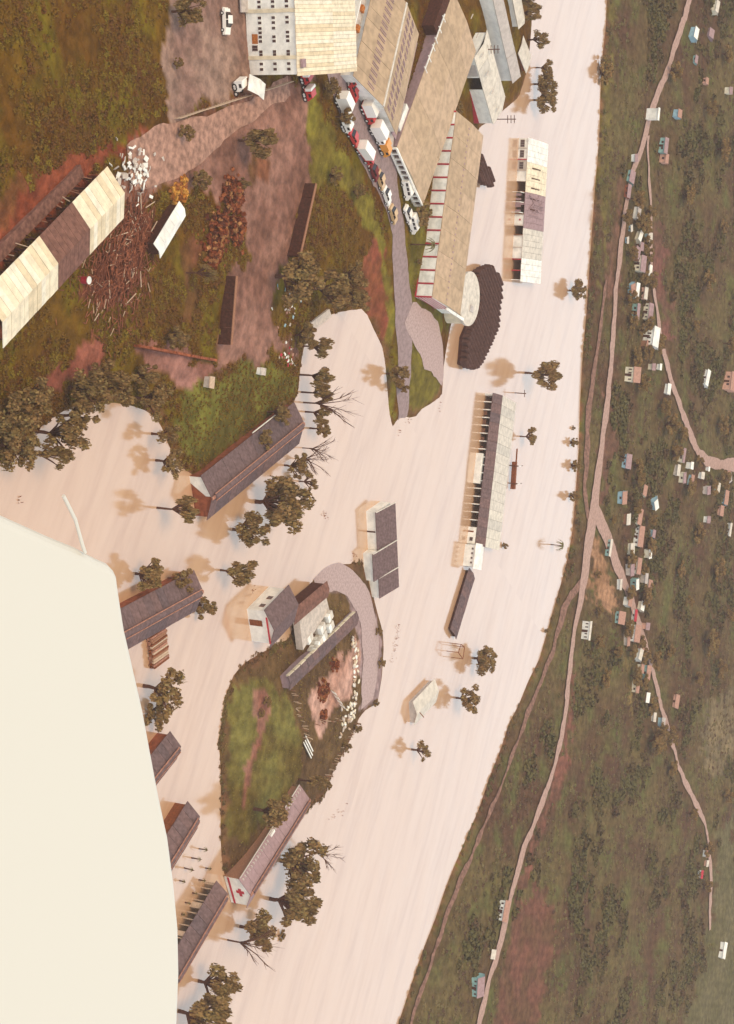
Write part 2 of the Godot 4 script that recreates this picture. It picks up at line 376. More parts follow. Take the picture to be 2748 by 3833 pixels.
func build_terrain() -> void:
	survey_shores()
	bump_noise.seed = 11
	bump_noise.frequency = 0.03
	bump_noise.fractal_octaves = 4
	gx = ruler([[-3000, 400], [-600, 20], [-260, 3], [-150, 1.0], [150, 3], [260, 20], [600, 400], [3000, 1]])
	gz = ruler([[-4000, 400], [-1100, 20], [-700, 3.5], [-500, 1.6], [-400, 1.0], [-165, 10], [-60, 30], [60, 1]])
	var w := gx.size(); var h := gz.size()
	gh.resize(w * h)
	gzone.resize(w * h)
	var zl := zone_list()
	var boxes := []
	for zn in zl:
		var bb := Rect2(zn[2][0], Vector2.ZERO)
		for q in zn[2]: bb = bb.expand(q)
		boxes.append(bb)
	var pn := FastNoiseLite.new()
	pn.seed = 5; pn.frequency = 0.02; pn.fractal_octaves = 5; pn.fractal_gain = 0.6
	var wob := FastNoiseLite.new()
	wob.seed = 9; wob.frequency = 0.11; wob.fractal_octaves = 3
	var near_a := lin(120, 86, 26); var near_b := lin(104, 66, 20); var near_c := lin(122, 106, 28)
	var isl_a := lin(120, 92, 58); var isl_b := lin(104, 78, 52)
	var far_a := lin(114, 97, 62); var far_b := lin(100, 72, 54); var far_c := lin(104, 103, 58)
	var mud := lin(150, 96, 66)
	var vs := PackedVector3Array(); var cs := PackedColorArray()
	vs.resize(w * h); cs.resize(w * h)
	for j in h:
		for i in w:
			var x := gx[i]; var z := gz[j]
			var o := j * w + i
			var y := raw_height(x, z)
			gh[o] = y
			vs[o] = Vector3(x, y, z)
			var n1 := pn.get_noise_2d(x, z) * 1.6
			var n2 := pn.get_noise_2d(x * 3.1 + 300, z * 3.1) * 1.6
			var c := mud
			var zid := 0
			if y > -0.2:
				var wa := 3.0 + maxf(0.0, (-z - 400.0) / 25.0)
				var p := Vector2(x + wob.get_noise_2d(x, z) * wa, z + wob.get_noise_2d(x + 77, z) * wa)
				if shore(2, x, z) > 0:
					zid = 1
					c = far_a.lerp(far_b, clampf(0.5 + n1, 0, 1)).lerp(far_c, clampf(n2 * 1.2, 0, 0.9))
				elif shore(1, x, z) > 0:
					zid = 2
					c = isl_a.lerp(isl_b, clampf(0.5 + n2, 0, 1))
				else:
					zid = 1 if shore(0, x, z) > 0 else 0
					c = near_a.lerp(near_b, clampf(0.5 + n1, 0, 1)).lerp(near_c, clampf(n2 * 1.3, 0, 0.9))
				for k in zl.size():
					if boxes[k].has_point(p) and Geometry2D.is_point_in_polygon(p, zl[k][2]):
						c = zl[k][0].lerp(zl[k][1], clampf(0.5 + n2 * 1.2, 0, 1))
						zid = k + 3
			if y > -0.3 and y < 0.45 and zid > 0: c = c.lerp(lin(134, 92, 64), clampf(0.75 + n2 - y, 0, 0.9))
			gzone[o] = zid
			cs[o] = c
	var ids := PackedInt32Array()
	ids.resize((w - 1) * (h - 1) * 6)
	var t := 0
	for j in h - 1:
		for i in w - 1:
			var o := j * w + i
			for q in [o, o + 1, o + w, o + 1, o + w + 1, o + w]:
				ids[t] = q; t += 1
	var nm := PackedVector3Array(); nm.resize(w * h)
	for j in h:
		for i in w:
			var o := j * w + i
			var i0 := maxi(i - 1, 0); var i1 := mini(i + 1, w - 1)
			var j0 := maxi(j - 1, 0); var j1 := mini(j + 1, h - 1)
			nm[o] = Vector3(-(gh[j * w + i1] - gh[j * w + i0]) / (gx[i1] - gx[i0]), 1, -(gh[j1 * w + i] - gh[j0 * w + i]) / (gz[j1] - gz[j0])).normalized()
	var arr := []
	arr.resize(Mesh.ARRAY_MAX)
	arr[Mesh.ARRAY_VERTEX] = vs; arr[Mesh.ARRAY_COLOR] = cs; arr[Mesh.ARRAY_INDEX] = ids; arr[Mesh.ARRAY_NORMAL] = nm
	var me := ArrayMesh.new()
	me.add_surface_from_arrays(Mesh.PRIMITIVE_TRIANGLES, arr)
	tag(put("terrain", me, M.earth, self), "grassy brickworks bank, low island and far river bank", "ground", "", "structure")

func build_water() -> void:
	# silt-laden flood water, drawn out in streaks along the current
	var n := FastNoiseLite.new()
	n.seed = 21; n.frequency = 0.012; n.fractal_octaves = 5; n.fractal_gain = 0.6
	var im := Image.create(1024, 1024, false, Image.FORMAT_RGB8)
	for y in 1024:
		for x in 1024:
			# the current runs along local u of the sheet
			var v := clampf(0.5 + n.get_noise_2d(x * 0.35, y * 2.4) * 0.9, 0, 1)
			im.set_pixel(x, y, c8(206, 166, 132).lerp(c8(192, 150, 116), v * v))
	var m := StandardMaterial3D.new()
	m.albedo_texture = ImageTexture.create_from_image(im)
	m.roughness = 0.13
	m.metallic_specular = 1.0
	m.clearcoat_enabled = true
	m.clearcoat = 1.0
	m.clearcoat_roughness = 0.12
	m.normal_enabled = true
	var wv := noise_image(256, 0.02, 3, 31, 0, 1)
	wv.bump_map_to_normal_map(1.2)
	m.normal_texture = ImageTexture.create_from_image(wv)
	m.normal_scale = 0.22
	m.uv1_scale = Vector3(1, 1, 1)
	M["water"] = m
	var st := SurfaceTool.new()
	st.begin(Mesh.PRIMITIVE_TRIANGLES)
	var u := Vector2(0.905, 0.425)      # down-river in plan
	var r := Vector2(-0.425, 0.905)
	for t in [[0, 1, 2], [0, 2, 3]]:
		for k in t:
			var p: Vector2 = [Vector2(-1200, -1000), Vector2(1200, -1000), Vector2(1200, 60), Vector2(-1200, 60)][k]
			st.set_normal(Vector3.UP)
			st.set_tangent(Plane(1, 0, 0, 1))
			st.set_uv(Vector2(p.dot(u), p.dot(r)) / 170.0)
			st.add_vertex(Vector3(p.x, 0, p.y))
	tag(put("flood_water", st.commit(), m, self), "wide sheet of pale muddy flood water", "water", "", "structure")

# a strip of road draped over the ground
func road(called: String, label: String, pts: PackedVector2Array, widths: Array, m: Material, lift: float) -> void:
	var c := Curve2D.new()
	for i in pts.size():
		var tg := (pts[mini(i + 1, pts.size() - 1)] - pts[maxi(i - 1, 0)]) * 0.16
		c.add_point(pts[i], -tg, tg)
	c.bake_interval = 1.0
	var total := c.get_baked_length()
	var n := int(total / 1.4)
	var st := SurfaceTool.new()
	st.begin(Mesh.PRIMITIVE_TRIANGLES)
	var k := 7
	for i in n + 1:
		var f := float(i) / n
		var p := c.sample_baked(total * f)
		var q := c.sample_baked(minf(total * f + 0.5, total)) - c.sample_baked(maxf(total * f - 0.5, 0))
		var nr := Vector2(-q.y, q.x).normalized()
		var wf := f * (widths.size() - 1)
		var wi := mini(int(wf), widths.size() - 2)
		var wd := lerpf(widths[wi], widths[wi + 1], wf - wi)
		wd += bump_noise.get_noise_2d(p.x * 2.6, p.y * 2.6) * 1.3 + bump_noise.get_noise_2d(p.x * 13.0 + 90, p.y * 13.0) * 0.5
		p += nr * bump_noise.get_noise_2d(p.x * 3.3 + 400, p.y * 3.3) * 0.7
		for s in k:
			var e := p + nr * wd * (float(s) / (k - 1) - 0.5)
			st.set_normal(Vector3.UP)
			st.add_vertex(Vector3(e.x, gy(e.x, e.y) + lift, e.y))
			var ci := cell(gx, e.x); var cj := cell(gz, e.y)
			for dj in [-1, 0, 1]:
				for di in [-1, 0, 1]: gzone[(cj + dj) * gx.size() + ci + di] = 99
	for i in n:
		for s in k - 1:
			var o := i * k + s
			for v in [o, o + k, o + 1, o + 1, o + k, o + k + 1]: st.add_index(v)
	tag(put(called, st.commit(), m, self), label, "road", "", "structure")

func build_roads() -> void:
	road("dirt_road", "long pale dirt road running along the far bank", V([-166.14, -522.29, -160.46, -521.32, -146.48, -514.58, -125.85, -501.21, -112.94, -496.02, -99.84, -488.91, -84.13, -486.68, -68.8, -486.21, -48.72, -488.22, -29.61, -488.52, -16.78, -487.46, -5.3, -487.13, 13.8, -483.91, 27.59, -479.29, 39.97, -476.96, 52.25, -474.89, 64, -467.73, 75.23, -458.72, 83.8, -450.48, 95.44, -441.44, 107.11, -435.4, 115.12, -429.37, 126.35, -423.82]), [2.8, 3, 3.4, 2.7, 2.9, 3.4, 6.4, 3, 2.4, 2.6, 2.8, 2.8], M.dirt_road, 0.35)
	road("dirt_road", "upper dirt road bending round the green far field", V([-115.03, -499.46, -93.17, -507.4, -73.61, -517.1, -58.84, -527.05, -46.6, -539.78, -35.68, -558.02, -28.34, -574.74, -26.94, -588.29, -28.39, -617.69]), [1.6, 2, 2.6, 3, 3, 3.4, 5], M.dirt_road, 0.38)
	road("dirt_road", "dirt lane forking past the far village houses", V([-6.62, -488.16, -0.58, -497.02, 6.95, -506.6, 14.72, -517.19, 24.14, -530.02, 32.51, -539.8, 41.11, -548.97, 52.83, -558.91, 68.16, -574.18, 80.43, -589.43, 92.71, -607.28, 107.01, -618.07, 132.72, -624.01]), [5, 4, 3, 2.6, 2.4, 2.2, 2.2, 1.8], M.dirt_road, 0.38)
	road("bank_track", "narrow red track close to the far water's edge", V([-70.2, -479.12, -47.43, -477.57, -34.86, -477.23, -22.48, -479.22, -12.5, -480.41, -6.37, -483.18, -0.21, -487.1]), [1.2, 1.6, 2.4, 2, 2], M.track_earth, 0.3)
	road("bank_track", "faint track along the bank downstream of the fork", V([13.8, -483.91, 17.39, -475.69, 26.28, -469, 34.72, -463.69, 50.71, -447.66, 63.79, -435.96, 73.2, -426.91, 82.12, -417.32, 90.73, -408.02, 99.39, -401.42, 107.77, -394.85, 118.72, -386.79]), [3, 1.8, 1.3, 1.2, 1.4, 1.4], M.track_earth, 0.3)
	road("factory_road", "grey asphalt factory road running down into the flood", V([-88.61, -297.58, -82.28, -302.19, -77.07, -308.59, -72.55, -315.19, -68.94, -322.87, -64.77, -328.8, -60.22, -333.64, -53.59, -337.96, -46.79, -342.34, -39.75, -346.16, -32.44, -348.81, -26.82, -350.14, -20.36, -354.12]), [12, 13, 12, 11, 10, 7, 5.5, 5.5, 6.5, 6, 5, 4.5], M.asphalt, 0.10)
	road("paved_yard", "grey paved forecourt between the lawn tip and round-ended hall", V([-42.71, -346.8, -40.97, -351.43, -38.42, -357.69, -35.36, -365.26, -30.63, -373.03]), [5, 9, 11, 8, 2], M.gravel, 0.14)
	road("dirt_track", "pale dirt track climbing to the yard past the white fence", V([-48.36, -232.68, -51.56, -239.42, -54.71, -247.23, -59.79, -256.62, -66.67, -269.54, -73.84, -281.82]), [7.5, 9, 7.5, 4.5, 3.4, 3.6], M.yard_earth, 0.1)
	road("island_road", "grey gravel road curving over the island", V([15.58, -318.57, 13.76, -323.61, 14.14, -330.88, 16.38, -335.85, 21.07, -341.52, 26.78, -344.83, 34.42, -346.15, 40.39, -348.18]), [5, 6, 6, 7, 9, 10, 9, 6], M.gravel, 0.1)

# ---------------------------------------------------------------- start
func _ready() -> void:
	rng.seed = 2024
	# camera: in the aircraft, 155 m above the flood, banked over on its side
	var p := deg_to_rad(24.5)
	var r := deg_to_rad(5.5)
	var fwd := Vector3(0, -sin(p), -cos(p))
	var up := Vector3(0, cos(p), -sin(p))
	var side := Vector3.RIGHT
	var cam := Camera3D.new()
	cam.name = "camera"
	add_child(cam)
	cam.transform = Transform3D(Basis(up * cos(r) - side * sin(r), -side * cos(r) - up * sin(r), -fwd), Vector3(0, 155, 0))
	cam.fov = 31.66
	cam.near = 0.5
	cam.far = 8000
	cam.current = true
	# bright hazy sky
	var sky_mat := ProceduralSkyMaterial.new()
	sky_mat.sky_top_color = Color(0.38, 0.45, 0.53)
	sky_mat.sky_horizon_color = Color(0.90, 0.945, 0.98)
	sky_mat.sky_curve = 0.9
	sky_mat.ground_bottom_color = Color(0.5, 0.42, 0.36)
	sky_mat.ground_horizon_color = Color(0.8, 0.76, 0.72)
	sky_mat.sun_angle_max = 1.0
	sky_mat.energy_multiplier = 1.6
	var sky := Sky.new()
	sky.sky_material = sky_mat
	var env := Environment.new()
	env.background_mode = Environment.BG_SKY
	env.sky = sky
	env.tonemap_mode = Environment.TONE_MAPPER_LINEAR
	env.tonemap_exposure = 1.23
	env.sdfgi_enabled = true
	env.ssao_enabled = true
	env.ssil_enabled = true
	env.fog_enabled = true
	env.fog_density = 0.00017
	env.fog_light_color = Color(0.80, 0.74, 0.72)
	var we := WorldEnvironment.new()
	we.name = "world_environment"
	we.environment = env
	add_child(we)
	# veiled sun high behind the aircraft
	var sun := DirectionalLight3D.new()
	sun.name = "sun"
	sun.light_color = Color(1.0, 0.90, 0.74)
	sun.light_energy = 0.5
	sun.light_angular_distance = 24.0
	sun.shadow_enabled = true
	add_child(sun)
	sun.look_at_from_position(Vector3(-35, 130, 62), Vector3.ZERO)

	cube = BoxMesh.new()
	make_materials()
	build_terrain()
	build_water()
	build_roads()
	build_works()
	build_island()
	build_far_bank()
	build_plants()
	build_vehicles()
	build_oddments()
	build_aircraft()

# ---------------------------------------------------------------- buildings
# gabled shed: local x along the near eave, z across, y from its base
func shed(called: String, label: String, category: String, a: Vector2, b: Vector2, w: float, eave_world: float, o: Dictionary) -> Node3D:
	var base: float = o.get("base", -1.2)
	var t := plot(called, label, category, a, b, base, o.get("group", ""))
	var L := a.distance_to(b)
	var e := eave_world - base
	var rise: float = o.get("rise", 1.4)
	var ra: float = o.get("ridge_at", 0.5) * w
	var ov: float = o.get("over", 0.35)
	var th := 0.12
	var wm: Material = o.get("wall", M.wall_cream)
	var rm: Material = o.get("roof", M.tile_roof)
	var rf: Material = o.get("roof_far", rm)
	if o.get("walls", true):
		var s := Shape.new()
		s.prism(PackedVector2Array([Vector2(0.1, 0), Vector2(0.1, e - 0.1), Vector2(ra, e + rise - 0.16), Vector2(w - 0.1, e - 0.1), Vector2(w - 0.1, 0)]), 0.1, L - 0.1)
		put("wall", s.done(), wm, t)
	else:
		bx(t, "floor", M.concrete, 0, 0, 0, L, 0.2, w)
		bx(t, "back_wall", M.dark_wood, 0.1, 0, w - 0.35, L - 0.1, e - 0.15, w - 0.1)
		for k in [0.1, L - 0.35]: bx(t, "end_wall", wm, k, 0, 0.22, k + 0.25, e - 0.15, w - 0.36)
		for q in o.get("front", []): bx(t, "front_panel", q[2], L * q[0], 0, 0.02, L * q[1], e - 0.12, 0.2)
	var s1 := rise / ra; var s2 := rise / (w - ra)
	var n: int = o.get("sheets", 1)
	var strips: Array = o.get("strips", [])
	for k in n:
		var x0 := -ov + (L + 2 * ov) * k / n
		var x1 := -ov + (L + 2 * ov) * (k + 1) / n - (0.05 if k < n - 1 else 0.0)
		var dy := rng.randf_range(-0.03, 0.03) if n > 1 else 0.0
		var A := Shape.new()
		A.slab(Vector3(x0, e - ov * s1 + dy, -ov), Vector3(x1, e - ov * s1 + dy, -ov), Vector3(x1, e + rise + dy, ra), Vector3(x0, e + rise + dy, ra), th)
		var B := Shape.new()
		B.slab(Vector3(x0, e + rise + dy, ra + 0.01), Vector3(x1, e + rise + dy, ra + 0.01), Vector3(x1, e - ov * s2 + dy, w + ov), Vector3(x0, e - ov * s2 + dy, w + ov), th)
		var f := (float(k) + 0.5) / n
		var m1 := rm; var m2 := rf
		if n > 1:
			for fam in ["tile_roof", "beige_roof", "rib_roof", "pale_roof"]:
				if rm == M[fam]: m1 = M[fam + ["", "", "_b", "_c"][rng.randi() % 4]]
				if rf == M[fam]: m2 = M[fam + ["", "", "_b", "_c"][rng.randi() % 4]]
		for q in strips:
			if f >= q[0] and f < q[1]: m1 = q[2]; m2 = q[2]
		put("roof_slope" if n == 1 else "roof_sheet", A.done(), m1, t)
		put("roof_slope" if n == 1 else "roof_sheet", B.done(), m2, t)
	if o.has("ridge"):
		bx(t, "ridge_cap", o.ridge, -ov, e + rise - 0.05, ra - 0.28, L + ov, e + rise + 0.12, ra + 0.28)
	if o.has("lantern"):
		var lw: float = o.lantern
		var sl := Shape.new()
		var y0 := e + rise - lw * s1
		sl.prism(PackedVector2Array([Vector2(ra - lw, y0), Vector2(ra - lw, e + rise + 0.25), Vector2(ra, e + rise + 0.55), Vector2(ra + lw, e + rise + 0.25), Vector2(ra + lw, y0)]), 0.6, L - 0.6)
		put("ridge_lantern", sl.done(), M.tile_roof, t)
		for k in [-1, 1]:
			bx(t, "lantern_edge", M.tile_ridge, 0.5, e + rise + 0.16, ra + k * (lw + 0.02), L - 0.5, e + rise + 0.34, ra + k * (lw + 0.16))
	return t

# window with a frame and panes, on a wall facing local -z at depth z
func window(t: Node3D, x: float, y: float, w: float, h: float, z: float, frame: Material, panes := 2) -> void:
	var f := bx(t, "window", frame, x - w / 2 - 0.06, y - 0.06, z - 0.05, x + w / 2 + 0.06, y + h + 0.06, z + 0.02)
	var inv := f.transform.affine_inverse()
	for k in panes:
		var p := bx(f, "pane", M.window, 0, 0, 0, 1, 1, 1)
		var x0 := x - w / 2 + w * k / panes + 0.03; var x1 := x - w / 2 + w * (k + 1) / panes - 0.03
		p.transform = inv * Transform3D(Basis.from_scale(Vector3(x1 - x0, h, 0.05)), Vector3((x0 + x1) / 2, y + h / 2, z - 0.055))

func build_works() -> void:
	# long ribbed-roof shed on the near slope, with a brown patch in its roof
	var t := shed("long_shed", "long shed with cream ribbed roof and one brown tiled section", "shed", Vector2(-23.76, -196.26), Vector2(-45.49, -221.55), 7.21, 7.6, {"base": 2.5, "rise": 1.3, "wall": M.brick, "walls": false, "roof": M.rib_roof, "sheets": 30, "strips": [[0.44, 0.70, M.old_tile]], "over": 0.7})
	for k in 26:
		var x := rng.randf_range(0.5, 31.5)
		bar(t, "log_prop", [M.dark_wood, M.wood, M.dark_wood, M.pale_wood][k % 4], Vector3(x, 1.0, -rng.randf_range(0.5, 2.4)), Vector3(x + rng.randfn() * 0.4, rng.randf_range(2.4, 4.6), -0.2), 0.11)
	for k in 12: bx(t, "post", M.dark_wood, 0.4 + k * 2.85, 0, 0.05, 0.65 + k * 2.85, 4.9, 0.3)
	bx(t, "stored_bricks", M.old_tile, 0.5, 0, -2.6, 31, 2.6, -0.6)
	# white-walled three-storey works block
	t = shed("works_block", "white three-storey works block with rows of small windows", "building", Vector2(-71.85, -267.94), Vector2(-87.58, -263.23), 23.04, 12.5, {"base": 3.0, "rise": 1.2, "wall": M.white, "roof": M.rib_roof, "sheets": 26, "over": 0.15})
	for fl in 3:
		for q in [1.0, 1.9, 3.4, 3.9, 5.6, 6.3, 7.0, 7.7, 8.6, 9.4, 11.2, 12.0, 13.4, 14.2, 15.0, 16.6, 17.5]:
			if rng.randf() < 0.92: window(t, q, 2.3 + fl * 2.6, 0.5, 0.62, 0.1, M.white, 1)
	for q in [2.6, 10.2]: bx(t, "pilaster", M.wall_cream, q, 0, -0.06, q + 0.6, 9.3, 0.1)
	bx(t, "brick_patch", M.orange_brick, 5.2, 1.0, 0.04, 6.8, 2.1, 0.12)
	bx(t, "brick_patch", M.salmon_roof, 12.6, 1.0, 0.04, 14.6, 2.0, 0.12)
	window(t, 4.5, 1.0, 0.9, 1.0, 0.1, M.concrete, 2)
	bx(t, "canopy", M.grey_roof, 10.4, 0.2, -2.2, 15.5, 0.5, 0.1)
	bx(t, "roof_hatch", M.mauve_roof, 1.2, 9.75, 0.6, 2.6, 10.15, 1.9)
	# big factory hall with rows of roof vents
	t = shed("factory_hall", "large tan-roofed hall with two long rows of slit vents", "factory", Vector2(-80.68, -301.41), Vector2(-101.55, -307.22), 21.74, 6.6, {"base": 2.0, "rise": 1.6, "wall": M.white, "roof": M.beige_roof, "ridge": M.pale_roof, "sheets": 9, "over": 0.4})
	var W := 0.0
	var slots := [Vector2(-80.68, -301.41), Vector2(-101.55, -307.22), 21.74, 6.6]
	W = slots[2]
	var L2: float = slots[0].distance_to(slots[1])
	var sl := 1.6 / (W * 0.5)
	for k in 30:
		var x := 0.8 + (k / 2) * L2 / 15.0 + (k % 2) * 0.45
		for q in [[0.20, 0.31], [0.60, 0.68], [0.74, 0.82]]:
			var y0: float = 4.6 + sl * minf(q[0], 1 - q[0]) * W + 0.06
			var y1: float = 4.6 + sl * minf(q[1], 1 - q[1]) * W + 0.06
			bar(t, "slit_vent", M.mauve_roof, Vector3(x, y0, q[0] * W), Vector3(x - 0.3, y1, q[1] * W), 0.14, 0.12)
	bx(t, "gutter_deck", M.mauve_roof, 0, 3.0, W + 0.45, L2, 3.3, W + 3.0)
	bx(t, "walkway", M.concrete, 2, 3.4, -2.6, L2, 3.6, -0.5)
	bx(t, "parapet", M.white, 1, 2.6, -3.0, L2, 3.9, -2.7)
	bx(t, "plinth", M.red_paint, 1, 0.4, -3.06, L2, 2.6, -2.72)
	for k in 4: bx(t, "walkway_box", M.orange_brick, 4 + k * 4.2, 3.6, -2.0, 5.3 + k * 4.2, 4.1, -1.0)
	# pale curved loading canopy in front of the hall's end
	var cs := Shape.new()
	var cp := V([-81.77, -303.57, -83.22, -306.49, -82.6, -312.04, -79.72, -315.48, -77.97, -321.34, -75.51, -324.15, -72.35, -324.46, -72.31, -322.69, -76.43, -316.04, -78.52, -309.64, -80.25, -304.93])
	cs.column(cp, 4.9, 5.2)
	var cy := thing("loading_canopy", "pale curved concrete loading canopy beside the parked lorries", "canopy", Vector3.ZERO)
	put("slab", cs.done(), M.concrete, cy)
	for q in [6, 7, 8, 9, 10]:
		bx(cy, "post", M.white, cp[q].x - 0.2, 1.5, cp[q].y - 0.2, cp[q].x + 0.2, 4.9, cp[q].y + 0.2)
	# second hall, plain beige roof, gridded end wall
	t = shed("rear_hall", "plain beige-roofed hall with white gridded end wall", "factory", Vector2(-72.49, -325.07), Vector2(-109.75, -345.42), 17.53, 5.8, {"base": 2.0, "rise": 0.5, "wall": M.wall_cream, "roof": M.beige_roof, "sheets": 6, "over": 0.1})
	var hw: float = [Vector2(-72.49, -325.07), Vector2(-109.75, -345.42), 17.53, 5.8][2]
	for k in 12:
		var z := hw * k / 11.0
		bx(t, "mullion", M.white, -0.5, 2.0, z - 0.14, -0.1, 3.75, z + 0.14)
		if k < 11: bx(t, "grid_pane", M.window, -0.12, 2.4, z + 0.2, 0.05, 3.5, z + hw / 11.0 - 0.2)
	for y in [2.1, 3.75]: bx(t, "rail", M.white, -0.52, y - 0.16, 0, -0.12, y + 0.16, hw)
	bx(t, "near_cladding", M.mauve_roof, 0.2, 0, -0.1, 41, 3.7, 0.08)
	for k in 2:
		bar(t, "pipe_rack", M.white, Vector3(20 + k * 8, 4.3, -0.9), Vector3(27 + k * 8, 4.3, -0.9), 0.22)
		for j in 3: bar(t, "rack_arm", M.white, Vector3(20 + k * 8 + j * 3, 4.3, -1.5), Vector3(20 + k * 8 + j * 3, 4.3, 0.4), 0.16)
	bx(t, "dark_lean_to", M.dark_wood, 30, 0, -2.8, 41, 3.9, -0.12)
	bx(t, "white_lean_to", M.white, 4, 0, -1.6, 10, 3.4, -0.12)
	# long hall with white panels between red ribs and a rounded end
	var a5 := [Vector2(-46.19, -348.62), Vector2(-86.15, -352.11), 16.31, 6.4]
	t = shed("panelled_hall", "long beige-roofed hall with white panels between red ribs", "factory", a5[0], a5[1], a5[2], a5[3], {"base": -0.5, "rise": 0.35, "wall": M.white, "roof": M.beige_roof, "sheets": 8, "over": 0.05})
	var L5: float = a5[0].distance_to(a5[1]); var W5: float = a5[2]
	var np := 14
	for k in np + 1: bx(t, "red_rib", M.red_paint, L5 * k / np - 0.14, 3.2, -0.22, L5 * k / np + 0.14, 6.75, 0.06)
	for k in np: bx(t, "white_panel", M.white, L5 * k / np + 0.2, 3.3, -0.08, L5 * (k + 1) / np - 0.2, 6.7, 0.08)
	bx(t, "red_plinth", M.red_paint, -0.1, 0.5, -0.3, L5, 3.15, 0.08)
	for k in 30: bx(t, "roof_fastener", M.mauve_roof, 1 + k * L5 / 31.0, 7.05, W5 * 0.42, 1.35 + k * L5 / 31.0, 7.25, W5 * 0.42 + 0.5)
	for k in 8: bx(t, "end_stripe", M.red_paint, -0.16, 1.2 + k * 0.72, 0.1, 0.05, 1.46 + k * 0.72, W5 * 0.66)
	bx(t, "end_cladding", M.white, -0.10, 0.6, 0.08, 0.04, 6.9, W5 * 0.67)
	# drum under a round roof at the downstream end
	var rc: Vector2 = Vector2(-49.03, -370.27)
	var lc: Vector3 = t.transform.affine_inverse() * Vector3(rc.x, 6.8, rc.y)
	var disc := PackedVector2Array(); var dw := PackedVector2Array()
	var rr := 6.0
	for k in 36:
		var an := TAU * k / 36.0
		disc.append(Vector2(lc.x + cos(an) * rr, lc.z + sin(an) * rr))
		dw.append(Vector2(lc.x + cos(an) * rr * 0.93, lc.z + sin(an) * rr * 0.93))
	var ds := Shape.new(); ds.column(disc, 6.0, 6.62)
	put("round_end_roof", ds.done(), M.pale_roof, t)
	var dsw := Shape.new(); dsw.column(dw, 0, 5.99)
	put("round_end_wall", dsw.done(), M.wall_cream, t)
	bx(t, "roof_hatch", M.grey_roof, lc.x - 2.6, 6.62, lc.z + 0.6, lc.x - 1.2, 6.85, lc.z + 2.4)
	bar(t, "end_beam", M.white, Vector3(-0.6, 7.0, W5 * 0.5), Vector3(lc.x - rr * 0.9, 7.0, lc.z - rr * 0.5), 0.6, 0.3)
	# tile stacks standing out of the water
	tile_stack("tile_stack", "large dark brown stack of ridged tile rows standing in the flood", V([-55.02, -383.87, -57.23, -384.72, -59.01, -389.24, -59.41, -393.64, -57.41, -399.09, -51.99, -399.37, -47.25, -399.14, -44.84, -397.96, -41.68, -394.88, -37.88, -392.32, -35.26, -386.86, -35.5, -381.63, -41.66, -381.42, -47.2, -385.68, -51.53, -386.85]), 23)
	tile_stack("tile_stack", "small dark tile stack close behind the panelled hall", V([-82.62, -378.89, -78.2, -378.36, -77.19, -382.38, -77.99, -387.76, -80, -386.91, -81.62, -382.35]), 5)
	# upstream annexes
	t = shed("white_annexe", "low white annexe with dark bay and red foot, beside leaning poles", "building", Vector2(-89.09, -375.07), Vector2(-99.88, -360.66), 9.22, 5.8, {"base": 1.0, "rise": 0.7, "wall": M.white, "walls": false, "front": [[0.0, 0.52, M.white], [0.70, 1.0, M.white]], "roof": M.pale_roof, "sheets": 5, "over": 0.2})
	bx(t, "grey_panel", M.grey_roof, 13, 0.2, -0.04, 16, 4.4, 0.01)
	bx(t, "red_foot", M.red_paint, 0, 0.2, -0.06, 9, 1.4, 0.01)
	for k in 6: bx(t, "roof_batten", M.concrete, 2 + k * 5, 5.6, 1.5, 2.2 + k * 5, 5.75, 3.0)
	t = shed("grey_annexe", "grey-roofed annexe reaching out of frame behind the white annexe", "building", Vector2(-100.54, -382.98), Vector2(-117.2, -363.52), 4.72, 6.5, {"base": 0.5, "rise": 1.0, "wall": M.white, "roof": M.grey_roof, "sheets": 4})
	t = shed("waterside_shed", "small white-walled shed at the upstream water's edge", "shed", Vector2(-114.53, -388.55), Vector2(-122.42, -380.23), 4.34, 4.5, {"base": -0.5, "rise": 0.6, "wall": M.white, "roof": M.pale_roof})
	t = shed("lean_to_shed", "flat pale lean-to with rusty brown end on the upstream shore", "shed", Vector2(-107.58, -400.94), Vector2(-110.29, -395.08), 4.62, 2.6, {"base": -0.8, "rise": 0.2, "wall": M.rust, "roof": M.pale_roof})
	# row of white and dark bays standing in the flood
	var a8 := [Vector2(-59.29, -411.07), Vector2(-93.1, -407.19), 14.15, 2.5]
	t = shed("bay_building", "row building of white and dark bays standing in open water", "building", a8[0], a8[1], a8[2], a8[3], {"base": -1.2, "rise": 0.25, "wall": M.white, "walls": false, "front": [[0.158, 0.318, M.white], [0.393, 0.466, M.white], [0.534, 0.556, M.mauve_roof], [0.70, 0.774, M.white], [0.774, 0.856, M.concrete], [0.856, 1.0, M.white]], "sheets": 24, "roof": M.rib_roof, "strips": [[0.0, 0.165, M.white], [0.165, 0.36, M.pale_roof], [0.36, 0.62, M.mauve_roof], [0.62, 0.84, M.rib_roof], [0.84, 1.0, M.white]], "over": 0.15})
	var L8: float = a8[0].distance_to(a8[1]); var W8: float = a8[2]
	for q in [0.006, 90, 180, 397, 480, 580, 770, 860]: bx(t, "shading_partition", M.wood, L8 * q / 1234.0 + 0.05, 0, 0.25, L8 * q / 1234.0 + 0.25, 3.55, 6.0)  # partitions added inside to keep light out of the open bays
	bx(t, "shading_wall", M.wood, 0.4, 0, 6.0, L8 - 0.4, 3.55, 6.2)  # cross wall added behind the bays so they fall into shade
	for q in [600, 640, 700, 740]: bx(t, "broken_board", M.mauve_roof, L8 * q / 1234.0, 0.4, 0.04, L8 * q / 1234.0 + 0.5, 2.6, 0.14)
